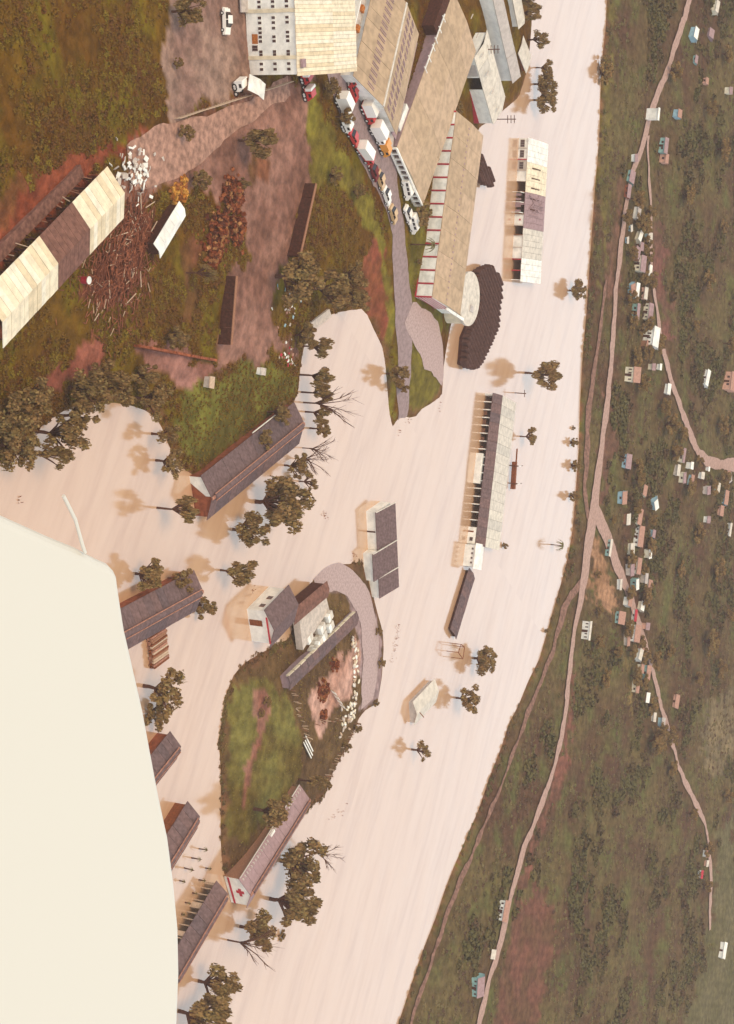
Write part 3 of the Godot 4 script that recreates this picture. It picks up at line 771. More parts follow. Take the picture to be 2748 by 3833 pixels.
	for q in [90, 188, 290, 392, 482, 575, 955, 1052, 1148]: bx(t, "bay_rib", M.red_paint if q in [188, 1052, 90] else M.concrete, L8 * q / 1234.0 - 0.1, 0.2, -0.16, L8 * q / 1234.0 + 0.1, 3.6, 0.1)
	for q in [1000, 1100, 1190]: window(t, L8 * q / 1234.0, 1.7, 1.7, 1.0, 0.02, M.concrete, 3)
	bx(t, "red_mark", M.red_paint, L8 * 0.425, 2.4, -0.05, L8 * 0.437, 2.8, 0.11)
	for q in [590, 680, 765]:
		bar(t, "outrigger", M.white, Vector3(L8 * q / 1234.0, 3.2, -2.4), Vector3(L8 * q / 1234.0, 3.3, 0.4), 0.16)
		bar(t, "outrigger_foot", M.white, Vector3(L8 * q / 1234.0, 0, -2.3), Vector3(L8 * q / 1234.0, 3.2, -2.3), 0.12)
	for q in [0.66, 0.73, 0.80, 0.585, 0.51]: bx(t, "roof_slot", M.dark_wood, L8 * q - 0.12, 3.86, W8 * 0.22, L8 * q + 0.12, 4.02, W8 * 0.62)
	for k in 14: bar(t, "fallen_batten", M.mauve_roof, Vector3(L8 * rng.randf_range(0.45, 0.63), 4.0, W8 * rng.randf_range(0.1, 0.4)), Vector3(L8 * rng.randf_range(0.45, 0.63), 4.05, W8 * rng.randf_range(0.5, 0.9)), 0.14)
	# long open shed, tiled near slope and pale far slope
	var a9 := [Vector2(5.06, -398.7), Vector2(-30.67, -400.7), 15.8, 2.3]
	var L9: float = a9[0].distance_to(a9[1]); var W9: float = a9[2]
	t = shed("open_shed", "long half-drowned shed with dark open bays and mauve tiled slope", "shed", a9[0], a9[1], W9, a9[3], {"base": -1.2, "rise": 1.0, "ridge_at": 0.22, "walls": false, "wall": M.white, "roof": M.tile_roof, "roof_far": M.pale_roof, "sheets": 16, "over": 0.3})
	for k in 20:
		bx(t, "post", M.white, L9 * k / 19.0 - 0.12, 0, 0.0, L9 * k / 19.0 + 0.12, 3.3, 0.24)
	for k in 19: bx(t, "shading_partition", M.wood, L9 * k / 19.0 + 0.12, 0, 0.3, L9 * k / 19.0 + 0.22, 3.2, 4.0)  # added between the posts to shade the open bays
	bx(t, "shading_wall", M.wood, 0.4, 0, 4.0, L9 - 0.4, 3.2, 4.2)  # added wall, hides the bright water and darkens the bays
	bx(t, "white_stall", M.white, L9 * 0.40, 0, -0.9, L9 * 0.60, 2.7, 0.6)
	bx(t, "white_room", M.white, 0, 0, -0.3, L9 * 0.11, 3.2, 2.0)
	bx(t, "brown_door", M.rust, L9 * 0.075, 0.6, -0.36, L9 * 0.085, 2.6, -0.28)
	window(t, L9 * 0.03, 1.8, 0.9, 0.8, -0.3, M.white, 1)
	for k in 5: bx(t, "stored_crate", M.wood, L9 * (0.62 + k * 0.06), 0.2, 1.0, L9 * (0.62 + k * 0.06) + 1.2, 2.0, 2.4)
	for k in 40: bx(t, "eave_bolt", M.mauve_roof, L9 * k / 40.0, 2.62 + 1.0 - 1.0 * 0.72, W9 * 0.82, L9 * k / 40.0 + 0.3, 2.72 + 1.0 - 1.0 * 0.72 + 0.12, W9 * 0.82 + 0.3)
	t = shed("end_room", "white end room with small windows at the open shed's downstream end", "building", Vector2(10.48, -397.11), Vector2(5.14, -397.46), 4.82, 2.9, {"base": -1.2, "rise": 0.3, "wall": M.white, "roof": M.white})
	for k in 4: window(t, 1.0 + k * 1.1, 3.0, 0.4, 0.4, 0.1, M.concrete, 1)
	t = shed("sunken_shed", "narrow dark shed sunk to its roof, trailing off the open shed", "shed", Vector2(25.1, -391.56), Vector2(11.29, -399.53), 4.35, 0.9, {"base": -1.2, "rise": 0.3, "wall": M.dark_wood, "roof": M.tile_roof, "sheets": 12})
	# flooded hut with three roof sections
	var a10 := [Vector2(17.78, -345.62), Vector2(-0.09, -339.34), 7.76, 2.5]
	var L10: float = a10[0].distance_to(a10[1]); var W10: float = a10[2]
	t = plot("flooded_hut", "brown tile-roofed hut in three stepped sections, wading off the island", "building", a10[0], a10[1], -1.2)
	var secs := [[0.0, 0.24, 0.0], [0.24, 0.56, -2.4], [0.56, 1.0, 0.0]]
	for q in secs:
		var x0: float = L10 * q[0]; var x1: float = L10 * q[1]
		bx(t, "wall", M.white, x0 + 0.05, 0, q[2] + 0.3, x1 - 0.05, 3.4, W10 - 0.3)
		var s := Shape.new()
		s.slab(Vector3(x0, 3.5, q[2]), Vector3(x1 - 0.06, 3.5, q[2]), Vector3(x1 - 0.06, 4.5, W10), Vector3(x0, 4.5, W10), 0.14)
		put("roof_slope", s.done(), M.tile_roof, t)
		bar(t, "roof_edge", M.pale_roof, Vector3(x1 - 0.03, 3.6, q[2]), Vector3(x1 - 0.03, 4.62, W10), 0.2, 0.14)
	bx(t, "brown_door", M.dark_wood, L10 * 0.76, 0.8, 0.2, L10 * 0.775, 3.1, 0.34)
	# drying sheds
	t = shed("drying_shed", "long mauve-tiled drying shed beside the green slope", "shed", Vector2(-3.27, -266.3), Vector2(-18.49, -297.55), 7.61, 2.6, {"rise": 1.5, "sheets": 14, "lantern": 0.55, "wall": M.brick, "ridge": M.tile_ridge})
	var gb := Shape.new()
	gb.prism(PackedVector2Array([Vector2(0.15, 0.6), Vector2(0.15, 3.55), Vector2(3.6, 4.95), Vector2(3.6, 3.9), Vector2(0.9, 0.6)]), -0.02, 0.07)
	put("gable_board", gb.done(), M.white, t)
	bar(t, "eave_board", M.white, Vector3(19, 3.4, -0.5), Vector3(30, 3.4, -0.5), 0.16)
	shed("drying_shed", "drying shed half hidden by the aircraft, bushes along its eave", "shed", Vector2(20.87, -239.23), Vector2(13, -266.36), 6.61, 2.6, {"rise": 1.5, "sheets": 14, "lantern": 0.55, "wall": M.brick, "ridge": M.tile_ridge})
	shed("drying_shed", "short drying shed end poking past the aircraft, uppermost of the three", "shed", Vector2(46.66, -253.84), Vector2(40.3, -263.86), 5.21, 2.6, {"rise": 1.3, "sheets": 8, "lantern": 0.4, "wall": M.brick})
	shed("drying_shed", "middle drying shed end by the row of palm stumps", "shed", Vector2(62.28, -260.93), Vector2(53, -272.16), 6.16, 2.6, {"rise": 1.3, "sheets": 8, "lantern": 0.4, "wall": M.rust})
	var ab := [Vector2(81.34, -269.74), Vector2(68.71, -285.43), 5.52, 2.6]
	t = shed("drying_shed", "lowest drying shed with dark open bays along its near wall", "shed", ab[0], ab[1], ab[2], ab[3], {"rise": 1.4, "sheets": 8, "lantern": 0.4, "wall": M.pale_wood, "walls": false, "front": [[0.38, 0.43, M.pale_wood], [0.70, 0.76, M.pale_wood]]})
	var Lb: float = ab[0].distance_to(ab[1])
	for k in 15: bx(t, "post", M.pale_wood, Lb * k / 14.0 - 0.08, 0, 0.02, Lb * k / 14.0 + 0.08, 3.65, 0.2)
	# retaining walls in the yard
	for q in [[Vector2(-25.88, -266.61), Vector2(-37.49, -266.15), 1.9, "dark retaining wall beside the grassy bank"], [Vector2(-44.6, -288.23), Vector2(-58.5, -291.8), 1.9, "dark retaining wall along the road's upper edge"]]:
		var p0: Vector2 = q[0]; var p1: Vector2 = q[1]
		var y0 := gy(p0.x, p0.y) - 0.6
		t = plot("retaining_wall", q[3], "wall", p0, p1, y0)
		var ln := p0.distance_to(p1)
		var n := int(ln / 2.5)
		for k in n:
			bx(t, "wall_bay", M.dark_wood, ln * k / n, 0, 0, ln * (k + 1) / n - 0.06, q[2] + 1.2, 0.5)
		bx(t, "coping", M.wood, 0, q[2] + 1.2, -0.05, ln, q[2] + 1.34, 0.55)
	var w0: Vector2 = Vector2(-22.85, -265.76); var w1: Vector2 = Vector2(-22.27, -241.56)
	t = plot("ruined_wall", "low ruined brick wall edging the trench yard", "wall", w0, w1, gy(w0.x, w0.y) - 0.5)
	for k in 9:
		var l9 := w0.distance_to(w1) / 9.0
		bx(t, "wall_piece", M.brick, l9 * k, 0, 0, l9 * (k + 1) - 0.1, rng.randf_range(1.0, 1.7), 0.4)
	# white lean-to by the brushwood
	t = shed("wrecked_shed", "wrecked shed with tilted white sheet roof among brushwood", "shed", Vector2(-38.25, -239.59), Vector2(-45.59, -245.52), 2.35, 5.6, {"base": 2.5, "rise": 0.3, "wall": M.dark_wood, "roof": M.white, "sheets": 5})
	# white board fence and little buildings along the upper yard
	var f0: Vector2 = Vector2(-59, -244.59); var f1: Vector2 = Vector2(-74.45, -281.73)
	t = thing("board_fence", "pale board fence along the upper yard's edge", "fence", Vector3.ZERO)
	for k in 40:
		var p := f0.lerp(f1, k / 40.0); var p2 := f0.lerp(f1, (k + 1) / 40.0)
		var y := gy(p.x, p.y); var y2 := gy(p2.x, p2.y)
		bar(t, "post", M.pale_wood, Vector3(p.x, y - 0.2, p.y), Vector3(p.x, y + 1.2, p.y), 0.12)
		bar(t, "rail", M.pale_wood, Vector3(p.x, y + 0.9, p.y), Vector3(p2.x, y2 + 0.9, p2.y), 0.1, 0.5)
	t = shed("white_kiosk", "small white-roofed kiosk against the board fence", "shed", Vector2(-68.48, -263.38), Vector2(-70.47, -263.46), 5.01, 6.09, {"base": 3.0, "rise": 0.4, "wall": M.wood, "roof": M.white})
	# broken white rubble heap
	t = thing("rubble_heap", "heap of broken white sheets and plaster by the shed end", "heap", on(Vector2(-48.44, -234.69)))
	for k in 90:
		var v := Vector3(rng.randfn() * 2.0, rng.randf() * 0.7, rng.randfn() * 2.8)
		v.y += gy(t.position.x + v.x, t.position.z + v.z) - t.position.y
		var o := bx(t, "broken_sheet", M.white if rng.randf() < 0.7 else M.concrete, 0, 0, 0, rng.randf_range(0.3, 1.2), rng.randf_range(0.05, 0.2), rng.randf_range(0.25, 0.8))
		o.transform = Transform3D(Basis.from_euler(Vector3(rng.randfn() * 0.5, rng.randf() * TAU, rng.randfn() * 0.5)) * o.transform.basis, v)
	# brushwood and log piles
	logs("brushwood_heap", "wide brown heap of brushwood and poles below the long shed", Vector2(-33.9, -232.93), 9.0, 1300, 1.1)
	logs("log_heap", "reddish log heap at the end of the wrecked shed", Vector2(-40.81, -236.6), 4.2, 360, 1.2)
	for q in [[Vector2(-50.86, -264.76), 3.4, "round orange brick heap nearest the dark bush"], [Vector2(-44.59, -261), 3.6, "long orange brick heap beside the grass"], [Vector2(-45.74, -267.21), 3.2, "orange brick heap in the middle of the yard"], [Vector2(-40.77, -260.74), 3.0, "lower orange brick heap above the pole"]]:
		bricks("brick_heap", q[2], q[0], q[1], M.orange_brick, 170)
	bricks("straw_heap", "yellow-orange peaked heap beside the wrecked shed", Vector2(-47.73, -247.75), 2.6, M.orange_car, 120)

func tile_stack(called: String, label: String, pl: PackedVector2Array, rows: int) -> void:
	var t := thing(called, label, "stack", Vector3(0, 0, 0), 0.0, "tile stacks in the flood")
	var s := Shape.new(); s.column(pl, -2.0, 1.0)
	put("base", s.done(), M.dark_wood, t)
	var c := Vector2.ZERO
	for p in pl: c += p
	c /= pl.size()
	var d := Vector2(0.52, -0.854).normalized()
	var n := Vector2(-d.y, d.x)
	var lo := 1e9; var hi := -1e9
	for p in pl:
		lo = minf(lo, (p - c).dot(n)); hi = maxf(hi, (p - c).dot(n))
	var wd := (hi - lo) / rows
	for k in rows:
		var m := c + n * (lo + wd * (k + 0.5))
		for seg in Geometry2D.intersect_polyline_with_polygon(PackedVector2Array([m - d * 60, m + d * 60]), pl):
			var a: Vector2 = seg[0]; var b: Vector2 = seg[seg.size() - 1]
			if a.distance_to(b) < 0.8: continue
			a += (a - b).normalized() * rng.randf_range(0, 0.7)
			b += (b - a).normalized() * rng.randf_range(0, 0.7)
			var ln := a.distance_to(b)
			var pr := Shape.new()
			var h := rng.randf_range(2.5, 2.8)
			pr.prism(PackedVector2Array([Vector2(-wd * 0.44, 0.9), Vector2(-wd * 0.40, h - 0.5), Vector2(-wd * 0.12, h), Vector2(wd * 0.12, h), Vector2(wd * 0.40, h - 0.5), Vector2(wd * 0.44, 0.9)]), 0, ln)
			var x := (b - a).normalized()
			put("tile_row", pr.done(), M.stack_tile, t, Transform3D(Basis(Vector3(x.x, 0, x.y), Vector3.UP, Vector3(-x.y, 0, x.x)), Vector3(a.x, 0, a.y)))

func logs(called: String, label: String, p: Vector2, r: float, n: int, h: float) -> void:
	var t := thing(called, label, "heap", on(p))
	var s := Shape.new()
	for k in n:
		var q := Vector2(rng.randfn(), rng.randfn()) * r * 0.5
		var y := gy(p.x + q.x, p.y + q.y) - t.position.y + rng.randf() * h * exp(-q.length_squared() / (r * r))
		var an := rng.randfn() * 0.7 + 0.5
		var v := Vector3(cos(an), rng.randfn() * 0.12, sin(an)) * rng.randf_range(0.3, 1.0)
		var c: Color = lin(176, 108, 78).lerp(lin(122, 70, 52), rng.randf())
		if rng.randf() < 0.06: c = lin(216, 180, 150)
		s.tube([Vector3(q.x, y, q.y) - v, Vector3(q.x, y + 0.1, q.y) + v], [0.09, 0.06], 5, c)
	tag(put("pole_tangle", s.done(), M.painted, t), "", "", "", "stuff")
	for k in 7:
		var q := Vector2(rng.randfn(), rng.randfn()) * r * 0.45
		var y := gy(p.x + q.x, p.y + q.y) - t.position.y + h * 0.6
		var an := rng.randf() * TAU
		var v := Vector3(cos(an), 0.1, sin(an)) * rng.randf_range(0.9, 1.7)
		bar(t, "pale_pole", M.pale_wood, Vector3(q.x, y, q.y) - v, Vector3(q.x, y, q.y) + v, 0.12)

func bricks(called: String, label: String, p: Vector2, r: float, m: Material, n: int) -> void:
	var t := thing(called, label, "heap", on(p), 0.0, "heaps in the yard")
	var s := Shape.new()
	for k in n:
		var q := Vector2(rng.randfn(), rng.randfn()) * r * 0.42
		var y := gy(p.x + q.x, p.y + q.y) - t.position.y + rng.randf() * r * 0.55 * exp(-q.length_squared() * 1.6 / (r * r))
		var b := Basis.from_euler(Vector3(rng.randf() * 3, rng.randf() * 6, rng.randf() * 3)) * rng.randf_range(0.25, 0.55)
		var o := Vector3(q.x, y, q.y)
		var c: Color = [lin(180, 106, 64), lin(140, 72, 46), lin(112, 62, 44), lin(198, 142, 92), lin(158, 90, 62)][rng.randi() % 5]
		if m == M.orange_car: c = [lin(236, 176, 84), lin(214, 140, 60), lin(196, 126, 70)][rng.randi() % 3]
		for f in [[Vector3.RIGHT, Vector3.UP, Vector3.BACK], [Vector3.UP, Vector3.BACK, Vector3.RIGHT], [Vector3.BACK, Vector3.RIGHT, Vector3.UP]]:
			for sg in [-1, 1]:
				var nn: Vector3 = b * f[0] * sg * 0.5
				var u: Vector3 = b * f[1] * 0.8; var w: Vector3 = b * f[2] * 0.6
				s.quad(o + nn - u - w, o + nn + u - w, o + nn + u + w, o + nn - u + w, c)
	tag(put("brick_pieces", s.done(), M.painted, t), "", "", "", "stuff")

# ---------------------------------------------------------------- island
func build_island() -> void:
	var t := shed("gatehouse", "small white house with brown tiled roof and red gable trim", "house", Vector2(19.68, -291.41), Vector2(15.48, -299.4), 6.96, 4.2, {"base": -0.6, "rise": 1.3, "wall": M.white, "roof": M.tile_roof, "over": 0.5})
	bx(t, "gable_trim", M.red_paint, -0.62, 4.7, 1.0, -0.5, 5.0, 6.5)
	window(t, 2.0, 2.4, 1.0, 0.9, 0.1, M.wood, 2)
	window(t, 5.0, 2.4, 1.0, 0.9, 0.1, M.wood, 2)
	bx(t, "brown_door", M.rust, 0.02, 0.8, 2.2, 0.12, 3.4, 3.4)
	# medical hut with red cross on its gable
	var a := [Vector2(68.83, -292.43), Vector2(53.88, -313.33), 6.75, 3.6]
	t = shed("aid_hut", "long hut with red cross painted on its white gable", "building", a[0], a[1], a[2], a[3], {"base": -0.8, "rise": 1.5, "sheets": 12, "lantern": 0.35, "wall": M.wood, "roof": M.mauve_roof, "ridge": M.tile_ridge, "over": 0.3})
	var L: float = a[0].distance_to(a[1]); var W: float = a[2]
	bx(t, "red_foot", M.red_paint, -0.05, 1.5, 0.1, 0.01, 1.9, W - 0.1)
	var cr := bx(t, "red_cross", M.red_paint, -0.06, 2.75, W * 0.5 - 0.28, 0.01, 4.35, W * 0.5 + 0.35)
	bx(t, "red_cross_bar", M.red_paint, -0.07, 3.27, W * 0.5 - 0.8, 0.0, 3.83, W * 0.5 + 1.05)
	var gs := Shape.new()
	gs.prism(PackedVector2Array([Vector2(0.12, 0.9), Vector2(0.12, 4.25), Vector2(W / 2, 5.68), Vector2(W - 0.12, 4.25), Vector2(W - 0.12, 0.9)]), 0.02, 0.1)
	put("gable_board", gs.done(), M.white, t)
	for k in 30:
		var x := 0.5 + k * (L - 1.0) / 29.0
		if k == 13 or k == 14: continue
		bx(t, "roof_vent", M.pale_roof, x - 0.07, 4.42, 0.15, x + 0.07, 4.74, 0.62)
	bx(t, "eave_rail", M.pale_roof, 0, 4.30, -0.42, L, 4.44, -0.28)
	bar(t, "white_dormer", M.white, Vector3(L * 0.5 - 0.8, 4.6, 0.3), Vector3(L * 0.5 + 0.8, 4.6, 0.3), 0.6, 0.4)
	# long low roof across the island
	t = shed("low_shed", "long low shed with pale near edge crossing the island", "shed", Vector2(32.4, -304.75), Vector2(20.39, -332.52), 2.57, 3.3, {"base": 0.5, "rise": 0.35, "wall": M.mauve_roof, "roof": M.tile_roof, "sheets": 12, "over": 0.2})
	for k in 12: bx(t, "near_edge_panel", M.wall_cream, 0.2 + k * 2.5, 2.1, -0.26, 2.4 + k * 2.5, 2.75, 0.02)
	t = shed("dark_lean_to", "dark plank lean-to behind the stacked white crates", "shed", Vector2(19.73, -304.12), Vector2(14.57, -317.1), 2.55, 3.4, {"base": 0.3, "rise": 0.3, "wall": M.dark_wood, "roof": M.old_tile, "sheets": 6})
	# white crates
	var spots := [[Vector2(25.37, -314.03), "white crate nearest the gatehouse roof"], [Vector2(26.45, -317.48), "white crate at the front of the stacked pair"], [Vector2(25.05, -319.01), "white crate in the middle of the yard"], [Vector2(23.46, -318.19), "white crate behind the middle one"], [Vector2(23.12, -321.15), "white crate with dark streaks beside the low shed"], [Vector2(21.17, -320.73), "white crate farthest up the white floor"], [Vector2(27.83, -316.29), "white crate lowest towards the lawn"]]
	for q in spots:
		var c := thing("white_crate", q[1], "crate", on(q[0]), 0.7, "white crates on the island")
		for k in 2:
			bx(c, "bale", [M.white, M.pale_roof][k], -0.8, k * 0.85, -1.05, 0.8, k * 0.85 + 0.8, -0.04)
			bx(c, "bale", [M.pale_roof, M.white][k], -0.8, k * 0.85, 0.04, 0.8, k * 0.85 + 0.8, 1.05)
		bx(c, "pallet", M.dark_wood, -0.9, -0.4, -1.15, 0.9, -0.02, 1.15)
	var fl := Shape.new()
	fl.column(V([21.78, -308.64, 19.4, -313.19, 16.96, -319.08, 19.82, -321.36, 23.74, -316.13, 27.57, -311.43]), 1.0, 2.45)
	tag(put("white_floor", fl.done(), M.concrete, self), "pale concrete floor under the stacked crates", "floor", "", "structure")
	# sand and brick heaps, rows of pale sacks
	bricks("brick_heap", "red brick heap arcing over the pink sand", Vector2(36.01, -322.73), 2.0, M.orange_brick, 90)
	bricks("brick_heap", "smaller red brick heap beside the low shed's end", Vector2(30.95, -326.54), 1.4, M.orange_brick, 60)
	bricks("brick_heap", "brick tail running off the sand towards the lawn", Vector2(41.01, -323.78), 1.2, M.orange_brick, 40)
	t = thing("sack_row", "double row of pale sacks along the gravel edge", "sacks", on(Vector2(32.08, -336.47)))
	sacks(t, Vector2(26.27, -334.64), Vector2(38.32, -339.31), 34, 1.3)
	t = thing("sack_row", "scattered pale sacks on the downstream tip of the island", "sacks", on(Vector2(42.37, -336.77)))
	sacks(t, Vector2(38.4, -340.45), Vector2(44.98, -334.15), 46, 3.0)
	t = thing("plank_stack", "stack of sun-bleached white planks on the island's edge", "planks", on(Vector2(46.54, -317.4)), 0.9)
	for k in 9: bar(t, "plank", M.white, Vector3(-2.2 + rng.randf() * 0.6, 0.3 + (k % 3) * 0.2, -0.9 + k * 0.22), Vector3(2.2 + rng.randf() * 0.6, 0.3 + (k % 3) * 0.2, -0.8 + k * 0.22), 0.24, 0.12)
	t = thing("plank_row", "leaning white plank screen beside the brick heap", "planks", on(Vector2(37.67, -328.49)), 1.0)
	for k in 12: bar(t, "plank", M.white if k % 3 else M.pale_wood, Vector3(-3.4 + k * 0.6, 0.1, 0), Vector3(-3.4 + k * 0.6, 1.3, 0.5), 0.34, 0.1)
	# stacked cordwood beside the half-hidden drying shed
	t = thing("cordwood_stack", "golden-brown stack of cordwood in the water beside the aircraft", "wood stack", afloat(Vector2(25.74, -260.65)), 0.35)
	for k in 70:
		var x := -2.6 + (k % 14) * 0.4 + rng.randf() * 0.15
		var y := 0.4 + (k / 14) * 0.42
		bar(t, "log", [M.wood, M.pale_wood, M.rust, M.tile_ridge][rng.randi() % 4], Vector3(x, y, -2.4 + rng.randf() * 0.4), Vector3(x + rng.randfn() * 0.06, y, 2.4 + rng.randf() * 0.4), 0.34)
	# stakes round the island court
	for q in [[Vector2(33.79, -308.02), Vector2(46.57, -317.82), 26, "row of pale stakes along the court's left side"], [Vector2(43.96, -344.18), Vector2(55.27, -327.19), 30, "row of brown stakes along the island's right edge"], [Vector2(42.15, -320.69), Vector2(42.37, -336.77), 14, "short row of stakes across the court's foot"]]:
		var s0: Vector2 = q[0]; var s1: Vector2 = q[1]
		t = thing("stake_row", q[3], "fence", on(s0), 0.0, "stake rows on the island")
		for k in q[2]:
			var sp: Vector2 = s0.lerp(s1, float(k) / q[2]) + Vector2(rng.randfn(), rng.randfn()) * 0.3
			var sb := Vector3(sp.x, gy(sp.x, sp.y), sp.y) - t.position
			bar(t, "stake", M.pale_wood if k % 3 else M.wood, sb - Vector3(0, 0.3, 0), sb + Vector3(rng.randfn() * 0.2, rng.randf_range(0.7, 1.3), rng.randfn() * 0.2), 0.12)
	# small half-sunk tank shed
	t = shed("tank_shed", "small pale half-sunk shed alone in the open water", "shed", Vector2(41.26, -372.19), Vector2(36.91, -383.31), 5.2, 1.3, {"rise": 0.8, "wall": M.concrete, "roof": M.pale_roof})
	bar(t, "vent_pipe", M.rust, Vector3(1.2, 3.0, 2.6), Vector3(1.2, 4.2, 4.0), 0.14)
	# open frame left of the open shed's tail
	t = thing("derelict_pergola", "bare rusty post-and-beam pergola rising from the water", "pergola", afloat(Vector2(30.66, -397.55)))
	var fp := V([28.63, -393.58, 30.5, -392.36, 32.1, -395.62, 29.34, -396.05])
	for p in fp: bar(t, "post", M.rust, Vector3(p.x, -1.2, p.y) - t.position, Vector3(p.x, 2.9, p.y) - t.position, 0.14)
	for k in 4:
		var p := fp[k]; var q := fp[(k + 1) % 4]
		bar(t, "beam", M.rust, Vector3(p.x, 2.9, p.y) - t.position, Vector3(q.x, 2.9, q.y) - t.position, 0.14)

func sacks(t: Node3D, a: Vector2, b: Vector2, n: int, spread: float) -> void:
	var me := SphereMesh.new(); me.radial_segments = 8; me.rings = 4; me.radius = 0.5; me.height = 1.0
	for k in n:
		var p := a.lerp(b, rng.randf()) + Vector2(rng.randfn(), rng.randfn()) * spread * 0.5
		var y := gy(p.x, p.y)
		var xf := Transform3D(Basis(Vector3.UP, rng.randf() * TAU) * Basis.from_scale(Vector3(rng.randf_range(0.7, 1.4), 0.5, rng.randf_range(0.45, 0.7))), Vector3(p.x, y + 0.2, p.y) - t.position)
		put("sack", me, [M.white, M.cream, M.concrete, M.pale_wood][rng.randi() % 4], t, xf)

# ---------------------------------------------------------------- far bank houses
var marks := []
var taken := {}
# names a small thing by the nearest described house; the frame lies on its side, so
# further away is right of it and further upstream is above it
func beside(what: String, p: Vector2) -> String:
	var order := marks.duplicate()
	order.sort_custom(func(a, b): return p.distance_squared_to(a[0]) < p.distance_squared_to(b[0]))
	for q in order:
		var d: Vector2 = p - q[0]
		var side := "right of" if d.y < -absf(d.x) else ("left of" if d.y > absf(d.x) else ("above" if d.x < 0 else "below"))
		var l := "%s %s the %s" % [what, side, q[1]]
		if l.split(" ").size() <= 16 and not taken.has(l):
			taken[l] = true
			return l
	return what
func house(label: String, p: Vector2, w: float, h: float, d: float, yaw: float, wall: Material, roof: Material, wins: int, rise := 0.35) -> void:
	var dir := Vector2(cos(yaw), sin(yaw))
	var a := p + dir * w / 2
	var y := minf(gy(p.x, p.y), gy(p.x + dir.y * d, p.y - dir.x * d)) - 0.8
	var t := plot("village_house", label, "house", a, p - dir * w / 2, y, "houses on the far bank")
	if not label.begins_with("tiny hut"): marks.append([p, label])
	var e := gy(p.x, p.y) - y + h
	var r := d * rise * 0.5
	var s := Shape.new()
	s.prism(PackedVector2Array([Vector2(0, 0), Vector2(0, e), Vector2(d / 2, e + r), Vector2(d, e), Vector2(d, 0)]), 0, w)
	put("wall", s.done(), wall, t)
	var A := Shape.new()
	A.slab(Vector3(-0.2, e - 0.05, -0.3), Vector3(w + 0.2, e - 0.05, -0.3), Vector3(w + 0.2, e + r + 0.1, d / 2), Vector3(-0.2, e + r + 0.1, d / 2), 0.1)
	A.slab(Vector3(-0.2, e + r + 0.1, d / 2), Vector3(w + 0.2, e + r + 0.1, d / 2), Vector3(w + 0.2, e - 0.05, d + 0.3), Vector3(-0.2, e - 0.05, d + 0.3), 0.1)
	put("roof", A.done(), roof, t)
	var b := e - h
	for k in wins:
		var x := w * (k + 0.7) / (wins + 0.4)
		window(t, x, b + h * 0.38, minf(0.75, w / wins * 0.4), h * 0.34, 0.0, wall, 1)
	if w > 4.0: bx(t, "door", M.dark_wood, w * 0.46 - 0.35, b, -0.06, w * 0.46 + 0.35, b + minf(2.0, h * 0.7), 0.03)

